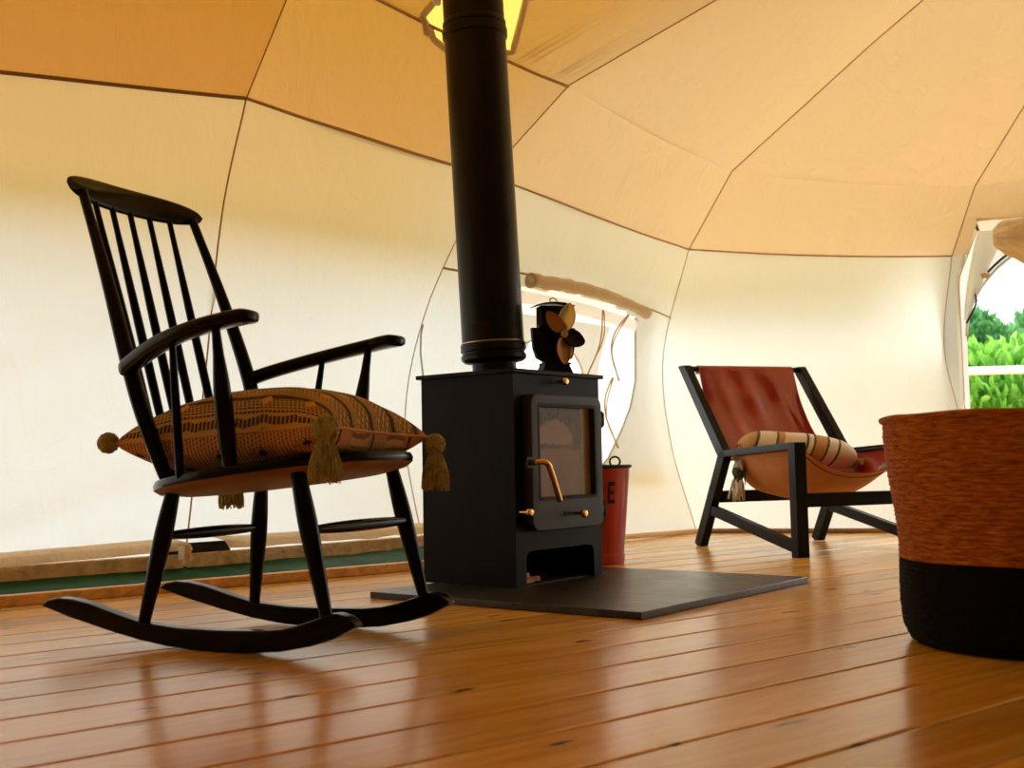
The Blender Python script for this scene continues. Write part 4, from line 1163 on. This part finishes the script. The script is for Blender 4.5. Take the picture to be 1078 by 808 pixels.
tassel(tuple(cor[1]+V(.010,-.016,-.008)), .024, .078, .029, 2)
tassel(tuple(cor[2]+V(.014,.006,-.016)), .021, .080, .028, 3)
tassel(tuple(V(-.320,.235,.360)), .020, .080, .028, 4)
b = MB(); b.tube([tuple(cor[3]), (-.310,.215,.385), (-.320,.235,.375)], .003, 6); b.build('tassel_cord', M['tassel'], CU, smooth=True)

# ================================================================== LEATHER CHAIR
LC = empty('sling_armchair', (1.0472, 4.8837, 0), -1.2117)
tag(LC, 'low sling armchair with black angular frame and red brown leather', 'armchair')
HWd = .289
def lp(name, b, **k): return b.build(name, k.pop('mat', M['steel']), LC, **k)
for sg in (-1, 1):
    y = sg*HWd
    b = MB(); b.prism([(-.128,.760),(-.072,.760),(.236,.375),(.214,.352),(.190,.352)], lambda x,z,t: V(x,t,z), y-.018, y+.018); lp('back_post', b, bevel=.002)
    b = MB(); b.bar((-.008,y,.0), (.205,y,.372), .036, .048)
    lp('rear_leg', b, bevel=.002)
    b = MB(); b.bar((.195,y,.378), (.702,y,.400), .036, .026); lp('arm_bar', b, bevel=.002)
    b = MB(); b.box(.680,.724,y-.024,y+.024,0,.412); lp('front_post', b, bevel=.002)
    b = MB(); b.bar((.104,y,.150), (.690,y,.032), .030, .040); lp('side_brace', b, bevel=.002)
b = MB(); b.box(.683,.721,-HWd+.024,HWd-.024,.178,.228); lp('front_rail', b, bevel=.002)
b = MB(); b.bar((.118,-HWd+.018,.205), (.118,HWd-.018,.205), .030, .048, side=(1,0,0)); lp('rear_rail', b, bevel=.002)
b = MB(); b.tube([(-.085,-HWd+.015,.745),(-.085,HWd-.015,.745)], .012, 16); lp('top_rail', b, smooth=True, auto=40)
for sg in (-1, 1):
    b = MB(); b.tube([(.20,sg*(HWd-.022),.372),(.69,sg*(HWd-.022),.394)], .009, 12); lp('sling_rod', b, smooth=True, auto=40)
# leather back: wraps the top rail, hangs down
def backl(u, v, off):
    y = -.236+.472*u*(1) ; y = y*(1+.02*v)
    if v < .12:   # over the rail
        a = (v/.12)*pi; cx, cz = -.085, .745; r = .0145+off
        x = cx - r*cos(a)*1.0; z = cz + r*sin(a)
        if v < .0001: x = cx-r; z = cz-.02
    else:
        t = (v-.12)/.88; r = off
        x = -.085+.0145+.232*t - .045*sin(pi*t)*.9; z = .745-.395*t
        n_ = nrm((.86, 0, .5)); x += n_.x*off; z += n_.z*off
        # soft vertical folds
        f = 0
        for yy, am, ph in ((-.135,.014,.0),(-.01,.018,.2),(.13,.016,.1),(.20,.006,0),(-.20,.006,0)):
            d = (y-yy-.04*(t-.3))/.036; f += .85*am*math.exp(-d*d)*min(1, t*3)
        f -= .012*abs(sin(y*14))*(1-t)*0
        x += (f+.006*noise.noise(V(y*9, t*4, 2)))*.86; z += f*.5
    return V(x, y, z)
b = MB(); b.grid(lambda u, v: backl(u, v, .0018), 90, 70, m=0); b.grid(lambda u, v: backl(u, v, -.0018), 90, 70, m=1)
# close the edges
def edgeband(f1, f2, n, m=1):
    base = len(b.v)
    for k in range(n+1): b.v.append(tuple(f1(k/n))); b.v.append(tuple(f2(k/n)))
    for k in range(n): b.f.append((base+2*k, base+2*k+1, base+2*k+3, base+2*k+2)); b.m.append(m)
for uu in (0, 1): edgeband(lambda t: backl(uu, t, .0018), lambda t: backl(uu, t, -.0018), 70, 0)
edgeband(lambda t: backl(t, 1, .0018), lambda t: backl(t, 1, -.0018), 90)
lp('back_sling', b, mat=[M['leather'], M['suede']], smooth=True, auto=60, weld=.0002)
# seat sling hung between the side rods
def seatl(u, v, off):
    x = .225+.462*v; c_ = 2*u-1; y = c_*(HWd-.022)
    ztop = .374+.020*v+.004
    sag = .105+.085*sin(pi*min(1, (1-v)*.80+.0))**.9
    if v > .80: sag += 0
    z = ztop - sag*(1-abs(c_)**(2.0+2.6*(1-v))) + .004*noise.noise(V(x*8, y*8, 1))
    nx = nrm((0, -2*c_*sag/(HWd), 1)) if True else None
    return V(x, y*(1+.0), z)+V(0, -nx.y*off*-1, nx.z*off)
b = MB(); b.grid(lambda u, v: seatl(u, v, .002), 60, 36, m=0); b.grid(lambda u, v: seatl(u, v, -.002), 60, 36, m=1)
for vv in (0, 1): edgeband(lambda t: seatl(t, vv, .002), lambda t: seatl(t, vv, -.002), 60, 0)
for uu in (0, 1): edgeband(lambda t: seatl(uu, t, .002), lambda t: seatl(uu, t, -.002), 36)
ss = lp('seat_sling', b, mat=[M['leather'], M['suede']], smooth=True, auto=60, weld=.0002)
b = MB(); b.tube([seatl(k/60, .955, -.0035) for k in range(1, 60)], .0014, 6); b.build('stitching', M['stitch'], ss, smooth=True)

# ---- lumbar cushion on the sling chair
LU = empty('lumbar_cushion', tuple(LC.location), -1.2117)
tag(LU, 'cream and tan striped lumbar cushion with fringed ends lying on the leather armchair', 'cushion')
ca, cbb = V(.262,-.262,.405), V(.345,.235,.350)
axd = nrm(cbb-ca); sdn = nrm(V(axd.y*-1, axd.x, 0)); upn = nrm(axd.cross(sdn)); upn = upn if upn.z > 0 else -upn
vs = []; fs = []; uvs = []; NA, NR = 60, 36
for j in range(NA+1):
    t = j/NA; env = (1-abs(2*t-1)**5)**.5 if 0 < t < 1 else 0
    env = .45*0+max(env, .18)
    c_ = ca.lerp(cbb, t)+V(0,0,.012*sin(pi*t))
    for k in range(NR+1):
        th = 2*pi*k/NR; rr = 1+.04*noise.noise(V(t*6, cos(th)*1.5, sin(th)*1.5))
        vs.append(tuple(c_+sdn*(.085*env*rr*cos(th))+upn*(.068*env*rr*sin(th))))
for j in range(NA):
    for k in range(NR):
        a = j*(NR+1)+k; fs.append((a, a+1, a+NR+2, a+NR+1))
        uvs += [(j/NA,k/NR),(j/NA,(k+1)/NR),((j+1)/NA,(k+1)/NR),((j+1)/NA,k/NR)]
fs.append(tuple(range(NR))); uvs += [(0,0)]*NR; fs.append(tuple(NA*(NR+1)+k for k in reversed(range(NR)))); uvs += [(1,0)]*NR
me = bpy.data.meshes.new('cover'); me.from_pydata(vs, [], fs); me.materials.append(M['lumbar'])
uvl = me.uv_layers.new(name='UVMap'); uvl.data.foreach_set('uv', [c for t in uvs for c in t]); me.polygons.foreach_set('use_smooth', [True]*len(fs))
co = bpy.data.objects.new('cover', me); COL.objects.link(co); co.parent = LU
def fringe(c, dirn, n, L, seed, mat, spread=.05, name='fringe'):
    b = MB(); rnd = random.Random(seed); c = Vector(c)
    for k in range(n):
        p = c+V(rnd.uniform(-1,1)*spread, rnd.uniform(-.3,.3)*spread, rnd.uniform(-.4,.4)*spread)
        d = nrm(Vector(dirn)+V(rnd.gauss(0,.25), rnd.gauss(0,.25), rnd.gauss(0,.2))); l = L*rnd.uniform(.6,1.1)
        b.tube([p, p+d*l*.5+V(0,0,-.1*l), p+d*l*.8+V(0,0,-.4*l)], [.004,.0035,.002], 5)
    return b.build(name, mat, LU, smooth=True)
fringe((.350,.228,.335), (.3,.9,-.1), 40, .035, 5, M['hem_canvas'], .035)
fringe((.262,-.262,.315), (0,-.25,-1), 36, .055, 6, M['fringe_green'], .026)
fringe((.268,-.268,.272), (0,-.25,-1), 60, .062, 7, M['fringe'], .030)
fringe((.268,-.258,.350), (0,-.5,-1), 22, .03, 8, M['fringe'], .026)
b = MB(); b.lathe([(.0,.02),(.022,.012),(.028,-.005),(.022,-.022),(.0,-.028)], c=(.262,-.262,.310), n=16); b.build('tuft', M['fringe_green'], LU, smooth=True)

# ================================================================== BASKET
BS = empty('rope_basket', (.995, 2.175, 0)); tag(BS, 'large round coiled rope basket with a black lower band at the right', 'basket')
def coil_prof(z0, z1, rfun, pitch=.0085, amp=.0018):
    P = []; n = int((z1-z0)/pitch*6)
    for k in range(n+1):
        z = z0+(z1-z0)*k/n; P.append((rfun(z)+amp*abs(sin(pi*(z-z0)/pitch))**.7, z))
    return P
def rfun(z):
    t = z/.43; return .232+.034*min(1, z/.03)**.5*.4+.030*t+.004*sin(z*21)
def coil(name, z0, z1, mat, seed, rim=False, floor_=False):
    P = coil_prof(z0, z1, rfun); n = 160; b = MB()
    if floor_: P = [(0,.004),(P[0][0]-.012,.002)]+P
    for (r, z) in P:
        for k in range(n):
            th = 2*pi*k/n; q = V(cos(th)*1.6, sin(th)*1.6, z*9)
            rr = r+(.0045*noise.noise(q+V(seed,0,0))+.0016*noise.noise(V(cos(th)*14, sin(th)*14, z*150)) if r > .05 else 0)
            dz = .004*noise.noise(V(cos(th)*2, sin(th)*2, 5))*(z/.43)
            b.v.append((rr*cos(th), rr*sin(th), z+dz))
    for i in range(len(P)-1):
        for k in range(n): b.f.append((i*n+k, i*n+(k+1)%n, (i+1)*n+(k+1)%n, (i+1)*n+k)); b.m.append(0)
    o = b.build(name, mat, BS, smooth=True); return o
coil('black_band', .003, .160, M['jute_black'], 1, floor_=True)
coil('jute_body', .160, .424, M['jute'], 1)
b = MB(); n = 120; pts = []
for k in range(n+1):
    th = 2*pi*k/n; r = rfun(.43)+.000+.0045*noise.noise(V(cos(th)*1.6, sin(th)*1.6, 3.9)); pts.append((r*cos(th), r*sin(th), .425+.004*noise.noise(V(cos(th)*2, sin(th)*2, 5))))
b.tube(pts, .0075, 8, caps=False); b.build('rim', M['jute'], BS, smooth=True)
b = MB(); b.lathe([(rfun(.42)-.010,.420),(rfun(.3)-.012,.30),(rfun(.1)-.012,.05),(.0,.012)], n=64); b.build('inner_wall', M['jute'], BS, smooth=True)

# ================================================================== LIGHT
w = bpy.data.worlds.new('World'); scn.world = w; w.use_nodes = True; nt = w.node_tree; nt.nodes.clear()
wo = nt.nodes.new('ShaderNodeOutputWorld'); bg = nt.nodes.new('ShaderNodeBackground'); nt.links.new(bg.outputs[0], wo.inputs[0])
tc = nt.nodes.new('ShaderNodeTexCoord'); sp = nt.nodes.new('ShaderNodeSeparateXYZ'); nt.links.new(tc.outputs['Generated'], sp.inputs[0])
rp = nt.nodes.new('ShaderNodeValToRGB'); nt.links.new(sp.outputs[2], rp.inputs[0])
cr = rp.color_ramp; cr.elements[0].position = 0; cr.elements[0].color = (1.0,1.0,1.0,1); cr.elements[1].position = .9; cr.elements[1].color = (.62,.78,1.0,1)
nt.links.new(rp.outputs[0], bg.inputs[0]); bg.inputs[1].default_value = 3.2
sun = bpy.data.lights.new('sun', 'SUN'); sun.energy = 3.0; sun.angle = radians(45); sun.color = (1,.93,.82)
so_ = bpy.data.objects.new('sun', sun); COL.objects.link(so_); so_.rotation_euler = V(.45,.62,.64).to_track_quat('Z','Y').to_euler()

# ================================================================== CAMERA
f, p, r, h = 1200., .0701, -.0203, .3546
Fw = V(0, cos(p), sin(p)); U = V(0, -sin(p), cos(p)); R = V(1,0,0)
R2_ = R*cos(r)+U*sin(r); U2_ = -R*sin(r)+U*cos(r)
cam = bpy.data.cameras.new('camera'); cam.sensor_fit = 'HORIZONTAL'; cam.sensor_width = 36; cam.lens = 36*f/1078
cam.dof.use_dof = True; cam.dof.focus_distance = 3.1; cam.dof.aperture_fstop = 6.3; cam.clip_start = .02; cam.clip_end = 500
co = bpy.data.objects.new('camera', cam); COL.objects.link(co)
mt = Matrix((( R2_.x, U2_.x, -Fw.x, 0), (R2_.y, U2_.y, -Fw.y, 0), (R2_.z, U2_.z, -Fw.z, h), (0,0,0,1)))
co.matrix_world = mt; scn.camera = co
vs_ = scn.view_settings; vs_.view_transform = 'Standard'; vs_.look = 'None'; vs_.gamma = 1; vs_.use_curve_mapping = False
vs_.exposure = 0.22
scn.cycles.max_bounces = 10; scn.cycles.diffuse_bounces = 6; scn.cycles.transparent_max_bounces = 12; scn.cycles.use_denoising = True
scn.cycles.sample_clamp_indirect = 8
